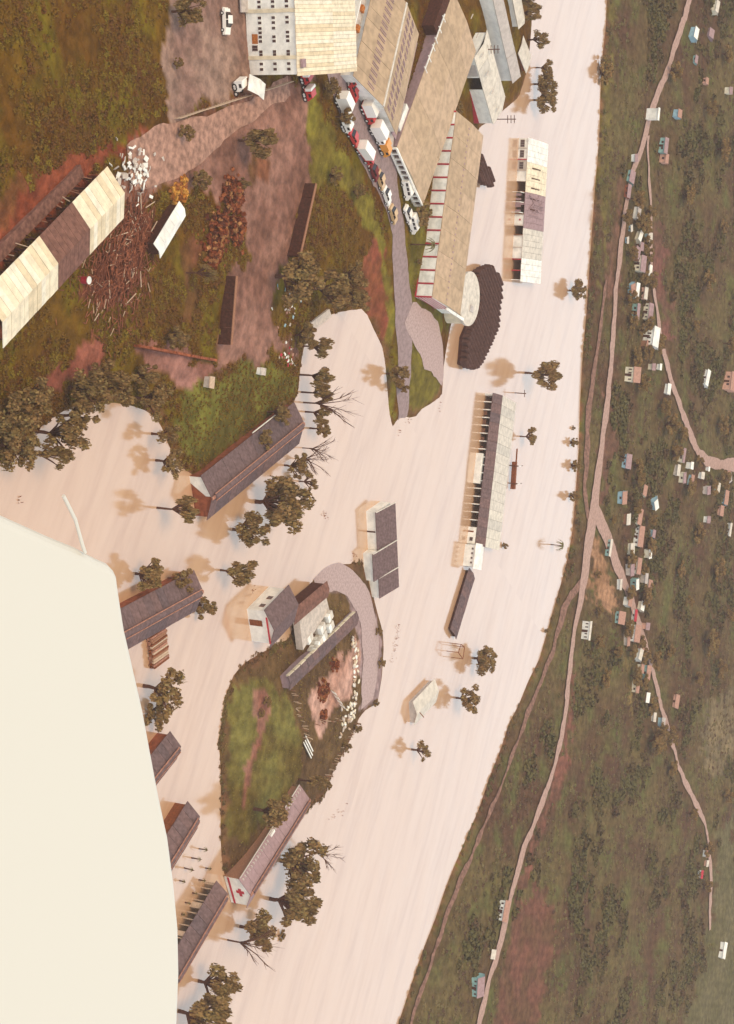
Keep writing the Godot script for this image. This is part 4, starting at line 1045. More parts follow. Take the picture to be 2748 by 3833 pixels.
func build_far_bank() -> void:
	var T: Material = M.turquoise; var B: Material = M.sky_blue; var C: Material = M.cream; var Wt: Material = M.white; var K: Material = M.pink_wall
	var S: Material = M.salmon_roof; var G: Material = M.mauve_roof; var P: Material = M.pale_roof
	house("square bright white building straddling the road's upstream bend", Vector2(-120.47, -496.18), 3.21, 3.65, 1.17, 0.0, Wt, Wt, 0, 0.1)
	house("turquoise house beside the pale orange one, right of the white square", Vector2(-114.67, -509.94), 4.34, 1.8, 2.79, 0.05, T, G, 2)
	house("pale orange house adjoining the turquoise one", Vector2(-111.16, -511.42), 2.37, 1.94, 2.4, 0.05, K, S, 1)
	house("yellow-white shed cut by the upper right corner", Vector2(-164.14, -539.33), 3.59, 1.74, 2.51, 0.3, C, P, 0)
	house("grey-roofed shed on the slope near the upper right corner", Vector2(-156.27, -539.9), 2.49, 0.73, 4.19, 0.2, G, G, 0)
	house("small pink hut with white front near the right edge", Vector2(-141.04, -538.94), 1.65, 1.31, 2.09, 0.1, K, S, 1)
	house("pale green hut upslope of the upstream road", Vector2(-145.25, -529.86), 2.17, 0.86, 2.06, 0.2, T, G, 1)
	house("turquoise L-shaped house with mauve roof at the road fork", Vector2(-100.94, -486.87), 3.29, 0.93, 3.83, 0.25, T, G, 1)
	house("dark red-brown cottage below the turquoise L-shaped house", Vector2(-96.45, -486.02), 3.54, 1.06, 2.3, 0.1, M.brick, G, 2)
	house("little light-blue hut at the roadside between cottages", Vector2(-86.8, -491.5), 1.53, 0.94, 1.16, -0.5, B, P, 1)
	house("bluish-white hut below the light-blue one at the roadside", Vector2(-83.21, -490.05), 1.53, 0.67, 1.16, -0.3, B, P, 1)
	house("brown-walled cottage under dark trees beside the upper road", Vector2(-83.26, -499.78), 2.07, 1.23, 2.35, 0.0, M.wood, G, 1)
	house("cream house with grey roof and three windows", Vector2(-78.27, -498.65), 4.39, 2.17, 3.91, 0.05, C, G, 3)
	house("long narrow white-roofed shed beside the upper road", Vector2(-77.85, -511.94), 3.96, 0.42, 2, 0.1, Wt, Wt, 0)
	house("upper turquoise house with white veranda strip", Vector2(-70.03, -497.4), 4.64, 1.76, 2.34, 0.06, T, Wt, 3)
	house("pink house behind the upper turquoise one", Vector2(-70.67, -504.96), 3.13, 1.65, 2.37, 0.06, K, P, 1)
	house("lower turquoise house with two windows", Vector2(-64.54, -499.72), 4.4, 1.77, 1.96, 0.05, T, G, 2)
	house("cream house with four windows in a row, by the lower turquoise one", Vector2(-65.99, -509.74), 4.74, 1.8, 3.59, 0.05, C, G, 4)
	house("large bright white house with white hipped roof", Vector2(-59.19, -511.32), 5.54, 3.33, 5.6, 0.12, Wt, Wt, 4, 0.25)
	house("cream two-storey house with salmon roof and square windows", Vector2(-46.43, -499.38), 4.14, 2.72, 5.88, -0.05, C, S, 4)
	house("tiny white shelter beside the upper road's bend", Vector2(-51.55, -525.19), 1.62, 1.14, 1.23, 0.0, Wt, Wt, 0)
	house("long white roof alone on the far field", Vector2(-53.39, -568.04), 5.2, 1.22, 2.62, 0.4, Wt, Wt, 0)
	house("pink house cut by the right edge", Vector2(-54.69, -590.23), 5.97, 2.51, 5.43, 0.1, K, S, 2)
	house("light-blue house with mauve roof and two round windows", Vector2(-21.87, -505.01), 3.92, 1.37, 4.35, 0.05, B, G, 2)
	house("cream cottage above the road junction", Vector2(-27.15, -552.95), 4.23, 1.63, 1.71, 0.15, C, G, 2)
	house("tiny white hut at the road junction", Vector2(-24.63, -580.56), 1.18, 1.08, 0.89, 0.0, Wt, Wt, 0)
	house("cream gabled cottage beside the blue and orange one", Vector2(-20.17, -556.84), 3.12, 1.64, 2.15, -0.2, C, G, 1)
	house("blue cottage with orange roof below the junction", Vector2(-20.14, -565.61), 3.17, 1.21, 2.62, 0.2, B, S, 1)
	house("pale green hut at the right above dark trees", Vector2(-19.31, -590.79), 2.69, 1.57, 2.26, 0.1, T, P, 1)
	house("blue-grey house with pink roof near the right edge", Vector2(-16.53, -600.43), 4.55, 1.28, 3.67, 0.15, B, S, 1)
	house("white-and-blue house with pale orange roof by the broad road", Vector2(-11.06, -504.09), 3.39, 1.65, 3.56, -0.15, B, S, 1)
	house("narrow salmon-roofed cottage high above the broad road", Vector2(-14.53, -523.32), 2.96, 0.99, 2.85, 0.3, C, S, 1)
	house("narrow cream-fronted cottage with long pink roof", Vector2(-6.53, -519.82), 4.55, 1.13, 3.24, 0.25, C, S, 1)
	house("white house with pink roof and row of windows", Vector2(-0.67, -521.46), 5.9, 1.55, 4.47, 0.08, Wt, S, 4)
	house("teal house curving beside the forked lane", Vector2(3.48, -499.4), 4.66, 1.36, 1.18, 0.15, T, P, 3)
	house("cream house with tan roof above the lane", Vector2(8.2, -522.59), 4.57, 1.84, 3.26, 0.1, C, S, 2)
	house("small white hut beside the lane's middle bend", Vector2(14, -510.31), 2.9, 1.11, 1.2, -0.1, Wt, P, 0)
	house("pale teal house with white front by the lane", Vector2(13.86, -522.33), 2.96, 1.98, 2.04, -0.3, T, Wt, 2)
	house("white-fronted cottage with long pink gable roof", Vector2(15.66, -534.49), 6.85, 1.15, 3.32, 0.2, Wt, S, 1)
	house("blue-walled house with orange roof below the bare earth", Vector2(23.5, -510.07), 3.42, 1.25, 5.58, 0.1, M.turquoise, S, 2)
	house("narrow white cottage beside the red-roofed one", Vector2(23.03, -525.1), 3.24, 1.14, 1.64, 0.1, Wt, M.red_paint, 1)
	house("white house with many windows and salmon roof by the lane", Vector2(28.13, -521.53), 4.83, 2.4, 4.88, 0.1, Wt, S, 4)
	house("white house with red-brown windows alone by the main road", Vector2(27.03, -485.7), 5.05, 2.39, 1.15, 0.05, Wt, P, 5, 0.15)
	house("salmon roof of a low house at the lane's edge", Vector2(31.56, -533.17), 3.28, 0.72, 3.73, 0.2, K, S, 0)
	house("white hut at the right edge among dark trees", Vector2(-5.96, -610.79), 4.31, 1.3, 1.4, 0.2, Wt, P, 0)
	house("pale turquoise house downstream, pink roofed", Vector2(40.48, -538.13), 4.13, 1.6, 3.34, 0.15, T, S, 0)
	house("cream and pink cottage downstream of the village", Vector2(44.53, -529.18), 3.26, 1.57, 2.47, 0.1, C, S, 2)
	house("small grey hut beside the downstream lane", Vector2(54.89, -549.86), 2.53, 0.89, 2.13, 0.1, P, P, 0)
	house("pink-earth shed on the far side of the lane", Vector2(50.73, -569.03), 4.05, 0.91, 3.5, 0.2, K, S, 0)
	house("white house with orange roof beside the red road cutting", Vector2(97.14, -434.3), 5.04, 1.81, 3.12, 0.25, Wt, S, 4)
	house("turquoise house with orange end wall by the road, lower edge", Vector2(114.19, -420.78), 4.68, 1.64, 4.39, -0.1, T, G, 4)
	house("grey-roofed hut beside the road, above the turquoise house", Vector2(107.61, -430.33), 2.04, 0.6, 2.75, 0.2, M.wood, P, 0)
	house("tiny white hut at the far lane downstream", Vector2(104.55, -610.52), 2.15, 1.29, 1.86, 0.1, Wt, S, 1)
	house("tan hut between the two tiny far huts", Vector2(108.26, -613.23), 1.85, 0.97, 1.87, 0.1, K, P, 0)
	house("tiny white hut with red roof at the far lane", Vector2(111.1, -606.78), 2.44, 1.45, 1.85, 0.1, Wt, M.red_paint, 1)
	house("long white roof at the lower right edge", Vector2(140.94, -633.95), 5.39, 1.5, 2.88, 0.3, Wt, Wt, 0)

	# indistinct little huts among the village trees
	var huts := [-91.96, -494.33, -86.22, -498.18, -81.05, -495.3, -86.52, -505.56, -70.15, -494.84, -56.7, -510.51, -50.74, -518.36, -45.91, -533.41, -22.34, -551.02, -24.49, -561.59, -22.13, -573.98, -17.5, -580.07, -11.85, -598.01, -10.11, -532.46, -1.9, -533.21, -5.07, -510.84, 3.48, -517.63, 4.47, -530.99, 9.65, -516.84, 11.86, -530.45, 18.73, -516.54, 20.05, -530.7, 26.38, -535.27, 30.21, -517.33, 34.47, -528.99, 39.22, -533.05, 48.29, -540.35, 56.94, -556.21, -152.08, -525.02, -125.57, -516.21, -106.07, -488.25, -143.03, -558.9, -8.24, -584.81, -22.86, -604.28]
	rng.seed = 314
	for i in range(0, huts.size(), 2):
		house(beside("tiny hut", Vector2(huts[i], huts[i + 1])), Vector2(huts[i], huts[i + 1]), rng.randf_range(1.6, 3.4), rng.randf_range(1.0, 1.8), rng.randf_range(2.0, 3.6), rng.randfn() * 0.3, [M.white, M.concrete, M.wood, M.sky_blue, M.cream, M.pink_wall][rng.randi() % 6], [M.pale_roof, M.mauve_roof, M.grey_roof, M.white, M.salmon_roof][rng.randi() % 5], 0)

# ---------------------------------------------------------------- plants
var crowns := []
var trunks := []
var bares := []
var palm_leaves: ArrayMesh
var palm_trunk: ArrayMesh
var tuft: ArrayMesh
var bush: ArrayMesh

func leaf_quad(s: Shape, p: Vector3, out: Vector3, sz: float, c: Color) -> void:
	var n := (out + Vector3(rng.randfn(), rng.randfn(), rng.randfn()) * 0.7).normalized()
	var u := n.cross(Vector3(rng.randfn(), rng.randfn(), rng.randfn())).normalized()
	var v := n.cross(u)
	s.quad(p - u * sz - v * sz * 0.6, p + u * sz * 0.5 - v * sz * 0.8, p + u * sz + v * sz * 0.5, p - u * sz * 0.5 + v * sz * 0.7, c)

func make_crown(sd_: int, y0: float, lobes: int, leaves: int, sz: float, open: float) -> void:
	rng.seed = sd_
	var s := Shape.new()
	var tr := Shape.new()
	var fork := Vector3(rng.randfn() * 0.03, y0 * 0.9, rng.randfn() * 0.03)
	tr.tube([Vector3(0, -0.3, 0), Vector3(0, y0 * 0.5, 0.02), fork], [0.10, 0.075, 0.06], 6)
	var base := lin(158, 122, 76)
	for k in lobes:
		var an := TAU * k / lobes + rng.randf() * 0.9
		var rr := 0.0 if k == 0 else rng.randf_range(0.25, 0.86)
		var cy := lerpf(y0 + 0.12, 0.82, rng.randf()) if k > 0 else 0.78
		var c := Vector3(cos(an) * rr, cy, sin(an) * rr)
		var lr := rng.randf_range(0.14, 0.32)
		var ly := lr * rng.randf_range(0.40, 0.60)
		tr.tube([fork, fork.lerp(c, 0.55) + Vector3(0, 0.02, 0), c], [0.045, 0.026, 0.010], 4)
		var tone := base.lerp(lin(136, 120, 68), rng.randf() * 0.6).lerp(lin(124, 90, 56), rng.randf() * 0.5)
		for j in leaves / lobes:
			var d := Vector3(rng.randfn(), rng.randfn(), rng.randfn()).normalized()
			if d.y < -0.5 and rng.randf() < 0.5: d.y = -d.y
			var q := pow(rng.randf(), open)
			var p := c + Vector3(d.x * lr, d.y * ly, d.z * lr) * q
			leaf_quad(s, p, d, sz * rng.randf_range(0.6, 1.3), tone.lerp(lin(150, 134, 84) if rng.randf() < 0.35 else lin(116, 86, 54), rng.randf() * 0.6))
	crowns.append(s.done()); trunks.append(tr.done())

func make_bare(sd_: int) -> void:
	rng.seed = sd_
	var s := Shape.new()
	s.tube([Vector3(0, -0.3, 0), Vector3(0.02, 0.2, 0), Vector3(0, 0.36, 0.02)], [0.05, 0.04, 0.035], 5)
	for k in 9:
		var an := TAU * k / 9.0 + rng.randf()
		var up := rng.randf_range(0.25, 0.6)
		var o := Vector3(0, rng.randf_range(0.22, 0.38), 0)
		var m := o + Vector3(cos(an) * 0.4, up * 0.6, sin(an) * 0.4)
		var e := o + Vector3(cos(an) * 0.85, up, sin(an) * 0.85)
		s.tube([o, m, e], [0.026, 0.016, 0.005], 4)
		for j in 7:
			var f := rng.randf_range(0.35, 1.0)
			var p := o.lerp(m, f * 2) if f < 0.5 else m.lerp(e, f * 2 - 1)
			var a2 := an + rng.randfn() * 0.8
			s.tube([p, p + Vector3(cos(a2) * 0.3, rng.randf_range(0.05, 0.22), sin(a2) * 0.3)], [0.010, 0.003], 3)
	bares.append(s.done())

func tree(called: String, label: String, p: Vector2, h: float, w: float, v: int, group := "trees") -> void:
	var t := thing(called, label, "tree", Vector3(p.x, maxf(gy(p.x, p.y), -0.3), p.y), v * 1.7 + p.x, group)
	# look-alike kinds alternate so that neighbours differ
	if v >= 0: v = [[0, 7], [1, 8], [2, 9], [3, 3], [4, 4], [5, 8], [6, 6]][v][int(absf(p.x * 7.0)) % 2]
	if v < 0:
		put("branches", bares[(-v - 1) % bares.size()], M.bark, t, Transform3D(Basis.from_scale(Vector3(w * 0.5, h, w * 0.5)), Vector3.ZERO))
		return
	var xf := Transform3D(Basis.from_scale(Vector3(w * 0.60, h * 1.04, w * 0.56)), Vector3.ZERO)
	put("trunk", trunks[v], M.bark, t, xf)
	put("crown", crowns[v], M.leaf, t, xf)

func palm(label: String, p: Vector2, h: float, w: float, lean: float) -> void:
	var t := thing("palm", label, "palm", Vector3(p.x, maxf(gy(p.x, p.y), -0.6), p.y), p.x * 3.0, "palms")
	t.rotation.x = lean
	put("trunk", palm_trunk, M.bark, t, Transform3D(Basis.from_scale(Vector3(0.16, h, 0.16)), Vector3.ZERO))
	put("fronds", palm_leaves, M.leaf, t, Transform3D(Basis.from_scale(Vector3(w * 0.5, w * 0.5, w * 0.5)), Vector3(0, h, 0)))

func build_plants() -> void:
	make_crown(101, 0.26, 22, 2700, 0.047, 0.5)     # 0 round broadleaf
	make_crown(102, 0.22, 20, 2300, 0.050, 0.55)    # 1 irregular broadleaf
	make_crown(103, 0.30, 18, 1700, 0.048, 0.6)     # 2 open crown
	make_crown(104, 0.40, 13, 1300, 0.052, 0.55)    # 3 clumped, long stemmed
	make_crown(105, 0.05, 15, 1900, 0.058, 0.5)     # 4 shrub
	make_crown(106, 0.22, 26, 3200, 0.046, 0.5)     # 5 wide dense
	make_crown(107, 0.34, 12, 750, 0.048, 0.6)      # 6 half bare
	make_crown(108, 0.28, 18, 2500, 0.048, 0.55)    # 7 lopsided broadleaf
	make_crown(109, 0.20, 24, 2500, 0.048, 0.55)    # 8 spreading
	make_crown(110, 0.36, 16, 1500, 0.050, 0.6)     # 9 tall open
	for k in 3: make_bare(200 + k)
	rng.seed = 77
	var pl := Shape.new()
	for k in 13:
		var an := TAU * k / 13.0 + rng.randf() * 0.3
		var d := Vector3(cos(an), 0, sin(an)); var sdv := Vector3(-d.z, 0, d.x)
		var pts := []
		for j in 5: pts.append(d * (0.05 + j * 0.24) + Vector3.UP * (0.28 * sin(j * 0.75) - 0.07 * j * j * 0.6 + 0.05))
		for j in 4:
			var w0 := 0.10 * (1.0 - absf(j - 1.3) / 4.0); var w1 := 0.10 * (1.0 - absf(j - 0.3) / 4.0)
			pl.quad(pts[j] - sdv * w0, pts[j] + sdv * w0, pts[j + 1] + sdv * w1, pts[j + 1] - sdv * w1, lin(104, 96, 58))
	palm_leaves = pl.done()
	var pt := Shape.new(); pt.tube([Vector3(0, -0.1, 0), Vector3(0.2, 0.5, 0), Vector3(0, 1, 0)], [1, 0.8, 0.7], 6)
	palm_trunk = pt.done()
	# trees in the open flood
	tree("tree", "round full tree standing alone in the flood above the open shed", Vector2(-38.52, -427.2), 9.74, 7.25, 0)
	tree("tree", "dark tree rooted at the far shore level with the tile stack", Vector2(-63.65, -455.54), 4.89, 5.51, 1)
	tree("tree", "topmost of the ragged tree clump beside the upstream annexes", Vector2(-111.94, -414.02), 4.74, 4.41, 2)
	tree("tree", "middle of the ragged tree clump beside the upstream annexes", Vector2(-107.99, -414.17), 6.17, 5.96, 1)
	tree("tree", "lowest of the ragged tree clump beside the upstream annexes", Vector2(-104.12, -414.62), 6.17, 5.74, 5)
	tree("tree", "feathery tree in the water next below the round waterside tree", Vector2(-115.74, -403.1), 5.32, 4.95, 2)
	tree("tree", "round waterside tree with visible trunk near the top edge", Vector2(-119.12, -392.61), 5.65, 3.99, 0)
	tree("tree", "tree cut by the top edge beside the river", Vector2(-121.86, -391.87), 4.51, 3.57, 1)
	tree("shore_bush", "large dark bush overhanging the far shore near the top", Vector2(-124.41, -463.39), 3.92, 7.53, 4)
	tree("tree", "small leafy tree in the water beside the open shed", Vector2(-22.66, -428.02), 5.12, 4.54, 3)
	tree("shore_bush", "little bush on the far shore, topmost of four", Vector2(-28.08, -468.89), 1.32, 1.23, 4)
	tree("shore_bush", "second shore bush, above the larger pair", Vector2(-24.22, -468.49), 2.9, 2.45, 4)
	tree("shore_bush", "third shore bush of four along the far edge", Vector2(-18.11, -471.18), 3.45, 3.2, 4)
	tree("shore_bush", "lowest shore bush of four, by the track's start", Vector2(-9.58, -471.43), 3.98, 2.71, 4)
	tree("shrub", "small round shrub drowned beside the open shed's lower end", Vector2(5.04, -422.88), 2.05, 1.57, 4)
	tree("shore_bush", "small round bush touching the far shore downstream", Vector2(27.15, -462.1), 1.56, 1.33, 4)
	tree("tree", "green-topped tree in the water beside the rusty frame", Vector2(32.82, -410.59), 6.12, 7.23, 5)
	tree("tree", "dense round tree in the water below the rusty frame", Vector2(41.98, -401.08), 6, 6.65, 0)
	tree("tree", "thin half-bare tree in the water near the tank shed", Vector2(52.31, -376.67), 5.03, 5.29, 6)
	palm("palm beside the far shore with drooping fronds", Vector2(3.94, -460.07), 3.63, 3.62, 0.0)
	# near flood
	tree("tree", "bushy tree standing in clear water left of the gatehouse", Vector2(12.66, -280.21), 7.38, 4.63, 1)
	tree("tree", "largest leaning tree below the drying shed", Vector2(-0.02, -290.9), 10.44, 9.87, 5)
	tree("tree", "dark tree next to the largest leaning one", Vector2(5.34, -283.41), 7.45, 6.28, 1)
	tree("tree", "thin tree leaning against the drying shed's gable", Vector2(2.58, -256.8), 8.97, 4.47, 3)
	tree("tree", "dark tree at the pond's upper corner over red rubbish", Vector2(-31.27, -296.91), 4.31, 4.67, 0)
	tree("tree", "tall clumped tree leaning over the pond, uppermost", Vector2(-29.9, -302.47), 6.93, 3.73, 3)
	tree("tree", "second clumped tree along the pond's edge", Vector2(-24.55, -303.68), 7.33, 4.26, 3)
	tree("tree", "third clumped tree along the pond's edge", Vector2(-21.44, -305.11), 7.54, 4.1, 3)
	tree("bare_tree", "spreading leafless tree reaching furthest over the pond", Vector2(-19.5, -306.3), 11.06, 7.72, -1)
	tree("tree", "clumped tree at the drying shed's upper corner", Vector2(-17.88, -307.42), 5.92, 3.78, 3)
	tree("tree", "clumped tree just past the drying shed's upper end", Vector2(-14.98, -310), 5.03, 3.98, 3)
	tree("bare_tree", "leafless tree beside the drying shed, upper of two", Vector2(-10.99, -307.75), 7.4, 5.16, -2)
	tree("bare_tree", "leafless tree beside the drying shed, lower of two", Vector2(-8.81, -306.29), 7.01, 6, -3)
	tree("tree", "thin tree between the drying shed and the largest leaning tree", Vector2(-7.27, -300.95), 5.45, 4.56, 2)
	tree("tree", "small ragged tree right of the largest leaning tree", Vector2(-4.58, -307.58), 4.63, 3.44, 6)
	tree("tree", "shrubby tree growing against the drying shed's near wall", Vector2(-11.32, -285.16), 5.05, 3.72, 2)
	tree("tree", "dark tree over the corner of the grass by the drying shed", Vector2(-16.41, -290.81), 4.77, 4.11, 2)
	tree("tree", "broad dark tree at the end of the retaining wall", Vector2(-40.3, -284.79), 8.31, 8.86, 5)
	tree("tree", "dark tree above the pond ramp", Vector2(-40.58, -301.79), 8.18, 7.1, 1)
	tree("tree", "ragged tree on the red slope above the pond", Vector2(-44.67, -312.61), 5.99, 5.74, 2)
	tree("tree", "leafy tree overhanging the pond's right shore", Vector2(-41.27, -315.79), 6.61, 5.27, 2)
	tree("tree", "dark oval tree in the middle of the yard track", Vector2(-60.24, -265.78), 7.53, 5.48, 5)
	tree("bush", "dark bush among the rubbish beside the track", Vector2(-50.83, -251.49), 3.92, 3.35, 4)
	tree("bush", "flat dark bush beside the round brick heap", Vector2(-53.05, -266.15), 3.11, 1.83, 4)
	tree("bush", "dark bush below the board fence", Vector2(-57.23, -246.27), 3.08, 2.72, 4)
	tree("tree", "dark tree at the top edge above the pale yard", Vector2(-75.32, -242.27), 5.79, 4.96, 5)
	tree("bush", "small green bush in the pale yard", Vector2(-67.41, -243.35), 1.99, 1.71, 4)
	tree("tree", "bare-stemmed thin tree by the long wall's upper end", Vector2(-35.91, -253.53), 6.32, 2.94, 6)
	tree("bush", "dark bush below the long wall in the grass", Vector2(-25.19, -251.35), 4.24, 3.65, 4)
	tree("bush", "dark bush on the lawn strip, upper of two", Vector2(-61.93, -301.44), 2.9, 3.37, 4)
	tree("bush", "dark bush on the lawn strip, lower of two", Vector2(-61.11, -312.47), 2.8, 2.78, 4)
	tree("tree", "small tree on the grass below the gridded end wall", Vector2(-62.54, -340.86), 4.01, 5.6, 2)
	tree("tree", "dark tree on the narrow lawn strip above the road's end", Vector2(-29.06, -343.11), 5.26, 4.89, 5)
	tree("bush", "low bush beside the submerging road", Vector2(-26.73, -347.62), 3.27, 1.9, 4)
	tree("tree", "small tree at the upper end of the white panels", Vector2(-88.23, -356.62), 3.13, 2.71, 3)
	tree("tree", "tree between the lorries by the road's top", Vector2(-76.56, -295.07), 3.21, 3.98, 1)
	tree("tree", "round tree beside the white lorry box", Vector2(-72.84, -301.07), 3.62, 3.03, 0)
	palm("palm before the white panels of the long hall", Vector2(-56.11, -342.2), 5.03, 3.37, 0.0)
	for q in [[Vector2(-70.62, -343.65), 2.22, 2.44, "thin plant before the hall's third panel"], [Vector2(-75.01, -345.62), 2.64, 2.26, "thin plant before the hall's upper panels"], [Vector2(-78.56, -347.89), 2.65, 2.28, "dark plant before the hall's upper panels"], [Vector2(-81.37, -349.29), 2.46, 2.09, "uppermost dark plant before the panels"], [Vector2(-61.51, -344.41), 2.43, 1.88, "small plant between the hall's middle panels"], [Vector2(-52.99, -345.51), 2.03, 1.7, "small plant before the red plinth"]]:
		tree("shrub", q[3], q[0], q[1], q[2], 3)
	for q in [[Vector2(24.62, -347.82), 1.64, 2.09, "dark red bush on the island's right shore, uppermost"], [Vector2(31.38, -350.38), 1.85, 2.3, "dark red bush on the island's right shore, middle"], [Vector2(40.24, -351.83), 1.65, 1.73, "dark red bush at the gravel's lower corner"], [Vector2(44.97, -342.7), 2.02, 2.07, "dark bush at the island's bend below the sacks"], [Vector2(55.63, -330.53), 1.76, 1.82, "dark bush at the island's narrow end"], [Vector2(48.32, -337.69), 2.2, 2.41, "dark bush halfway down the island's right edge"], [Vector2(36.72, -298.83), 1.62, 2.18, "dark bush beside the worn island path"], [Vector2(38.94, -296.84), 1.26, 1.83, "second dark bush on the worn island path"]]:
		tree("shrub", q[3], q[0], q[1], q[2], 4)
	# left woods
	for q in [[Vector2(-7.86, -208.38), 6.13, 7.6, 5, "dark tree at the left edge over the water, upper"], [Vector2(-4.51, -211.25), 5.92, 7.05, 1, "dark tree at the left edge over the water, lower"], [Vector2(-7.15, -220.65), 8.55, 5.96, 2, "branching tree leaning over the left bay"], [Vector2(-3.71, -219.04), 8.5, 5.01, 6, "sparse tree whose branch hangs lowest over the left bay"], [Vector2(-9.92, -225.63), 6.52, 5.39, 2, "open tree at the head of the left bay"], [Vector2(-14.25, -226.47), 7.26, 6.48, 1, "dark tree above the left bay"], [Vector2(-15.04, -235.66), 6.44, 5.57, 2, "leafy tree right of the dark one above the bay"], [Vector2(-14.68, -246.32), 5.73, 6.05, 2, "tree beside the grassy promontory"], [Vector2(-9.38, -252.89), 5.7, 4.71, 6, "thin tree in the water below the promontory"], [Vector2(-5.08, -254.96), 5.1, 5.18, 2, "dark drowned tree at the promontory's tip"], [Vector2(-11.49, -212.76), 5.53, 5.78, 1, "dark tree on the slope beside the red track"], [Vector2(-16.75, -231.78), 5.17, 4.81, 4, "bush across the red track"], [Vector2(-18.14, -244.5), 4.62, 4.01, 4, "bush at the trench yard's left end"]]:
		tree("tree", q[4], q[0], q[1], q[2], q[3])
	# lower left
	for q in [[Vector2(13.55, -252.04), 5.21, 5.29, 1, "dark tree just right of the aircraft's rounded corner"], [Vector2(14.22, -262.46), 4.73, 4.09, 0, "dark bush tree at the hidden drying shed's end"], [Vector2(19.01, -272.8), 4.7, 3.75, 4, "round bush at the half-hidden shed's gable"], [Vector2(32.27, -257.97), 7.23, 8.22, 2, "branching tree against the aircraft's edge"], [Vector2(36.93, -260.54), 4.05, 5.27, 4, "dark bush below the branching tree"], [Vector2(69.02, -315.5), 9.26, 10.54, 5, "uppermost big tree behind the aid hut"], [Vector2(76.04, -312.39), 10.12, 8.71, 0, "middle big tree behind the aid hut"], [Vector2(79.54, -301.03), 7.27, 7.1, 1, "lowest big tree by the red cross gable"], [Vector2(84.32, -318.71), 1.33, 2.48, 4, "small tuft bush alone in the open water"], [Vector2(86.93, -286.82), 7.87, 7.32, 1, "tree at the lower edge beside the lowest shed"], [Vector2(91.15, -280.57), 10.31, 7.99, 5, "dark tree cut by the lower edge"], [Vector2(56.9, -298.5), 7.21, 7.04, 2, "tree on the island near the aid hut's upper end"], [Vector2(52.97, -315.74), 6.6, 4.38, 6, "twiggy tree on the island's narrow tip"]]:
		tree("tree", q[4], q[0], q[1], q[2], q[3])
	tree("bare_tree", "leafless tree with long limbs at the lower flood", Vector2(81.28, -296.47), 9.88, 8.02, -1)
	tree("bare_tree", "leafless tree behind the uppermost big tree", Vector2(69.33, -329.12), 7.24, 6, -2)
	var stumps := [[Vector2(62.48, -282.27), 2.07, 1.12, "palm stump uppermost in the drowned row"], [Vector2(63.76, -279.79), 2.23, 1.12, "palm stump second from the top"], [Vector2(65.2, -277.54), 2.21, 1.11, "palm stump nearest the middle drying shed"], [Vector2(66.37, -285.3), 1.57, 0.97, "palm stump apart towards the island"], [Vector2(67.26, -276.37), 1.53, 0.95, "palm stump against the aircraft, upper"], [Vector2(68.18, -283.21), 1.73, 0.97, "palm stump in the centre of the drowned group"], [Vector2(70.24, -281.35), 1.38, 0.8, "small palm stump above the lowest shed"], [Vector2(71.49, -279.05), 1.54, 0.95, "palm stump beside the lowest shed's bays"], [Vector2(73.42, -278.16), 1.19, 0.79, "lowest palm stump, half hidden by the aircraft"]]
	for q in stumps: palm(q[3], q[0], q[1], q[2], 0.05)
	# uncounted grass, weeds and scrub
	var tf := Shape.new()
	for k in 7:
		var an := rng.randf() * TAU
		var d := Vector3(cos(an), 0, sin(an)); var u := Vector3(-d.z, 0, d.x)
		tf.tri(d * 0.1 - u * 0.22, d * 0.1 + u * 0.22, d * 0.55 + Vector3.UP * rng.randf_range(0.4, 0.8) + u * rng.randfn() * 0.1)
	tuft = tf.done()
	var bs := Shape.new()
	for k in 46:
		var d := Vector3(rng.randfn(), absf(rng.randfn()) * 0.9, rng.randfn()).normalized()
		leaf_quad(bs, d * rng.randf_range(0.5, 1.0) * Vector3(1, 0.8, 1), d, rng.randf_range(0.16, 0.3), Color.WHITE.lerp(Color(0.7, 0.66, 0.6), rng.randf()))
	bush = bs.done()
	scatter("weeds", "rank olive weeds over the works bank", tuft, 22000, Rect2(-110, -350, 130, 175), [1, 14], 0.25, 0.6, [lin(126, 96, 28), lin(110, 78, 24), lin(134, 114, 34), lin(116, 84, 28)], 0)
	scatter("bramble_scrub", "low brown-green scrub on the near hillside", bush, 6500, Rect2(-110, -330, 130, 150), [1], 0.25, 0.8, [lin(126, 94, 30), lin(114, 74, 28), lin(136, 114, 36), lin(118, 78, 34)], 0)
	scatter("lawn_grass", "short lawn grass by the factory road and the island", tuft, 9000, Rect2(-90, -350, 190, 170), [11, 12, 13, 15], 0.14, 0.32, [lin(150, 138, 58), lin(134, 118, 50), lin(144, 132, 66)], -1)
	scatter("island_weeds", "brown weeds round the edges of the island", tuft, 5000, Rect2(-5, -340, 110, 160), [2], 0.2, 0.5, [lin(136, 102, 58), lin(122, 92, 56), lin(144, 124, 66)], 1)
	scatter("far_scrub", "low olive and purple-brown scrub covering the far bank", bush, 40000, Rect2(-230, -760, 470, 420), [1, 25, 26, 27], 0.25, 0.75, [lin(134, 114, 76), lin(114, 86, 70), lin(126, 118, 74), lin(138, 122, 82), lin(106, 82, 66)], 2)
	scatter("far_thicket", "dark grey-green thickets massed on the far slopes", bush, 9500, Rect2(-230, -760, 470, 400), [1, 25], 0.8, 2.2, [lin(104, 92, 54), lin(92, 70, 48), lin(98, 92, 54)], 3)
	scatter("bank_brush", "ragged dark brush along the far water's edge", bush, 2600, Rect2(-230, -560, 400, 220), [0, 1], 0.3, 0.9, [lin(112, 92, 62), lin(98, 76, 54), lin(108, 102, 60)], 5)
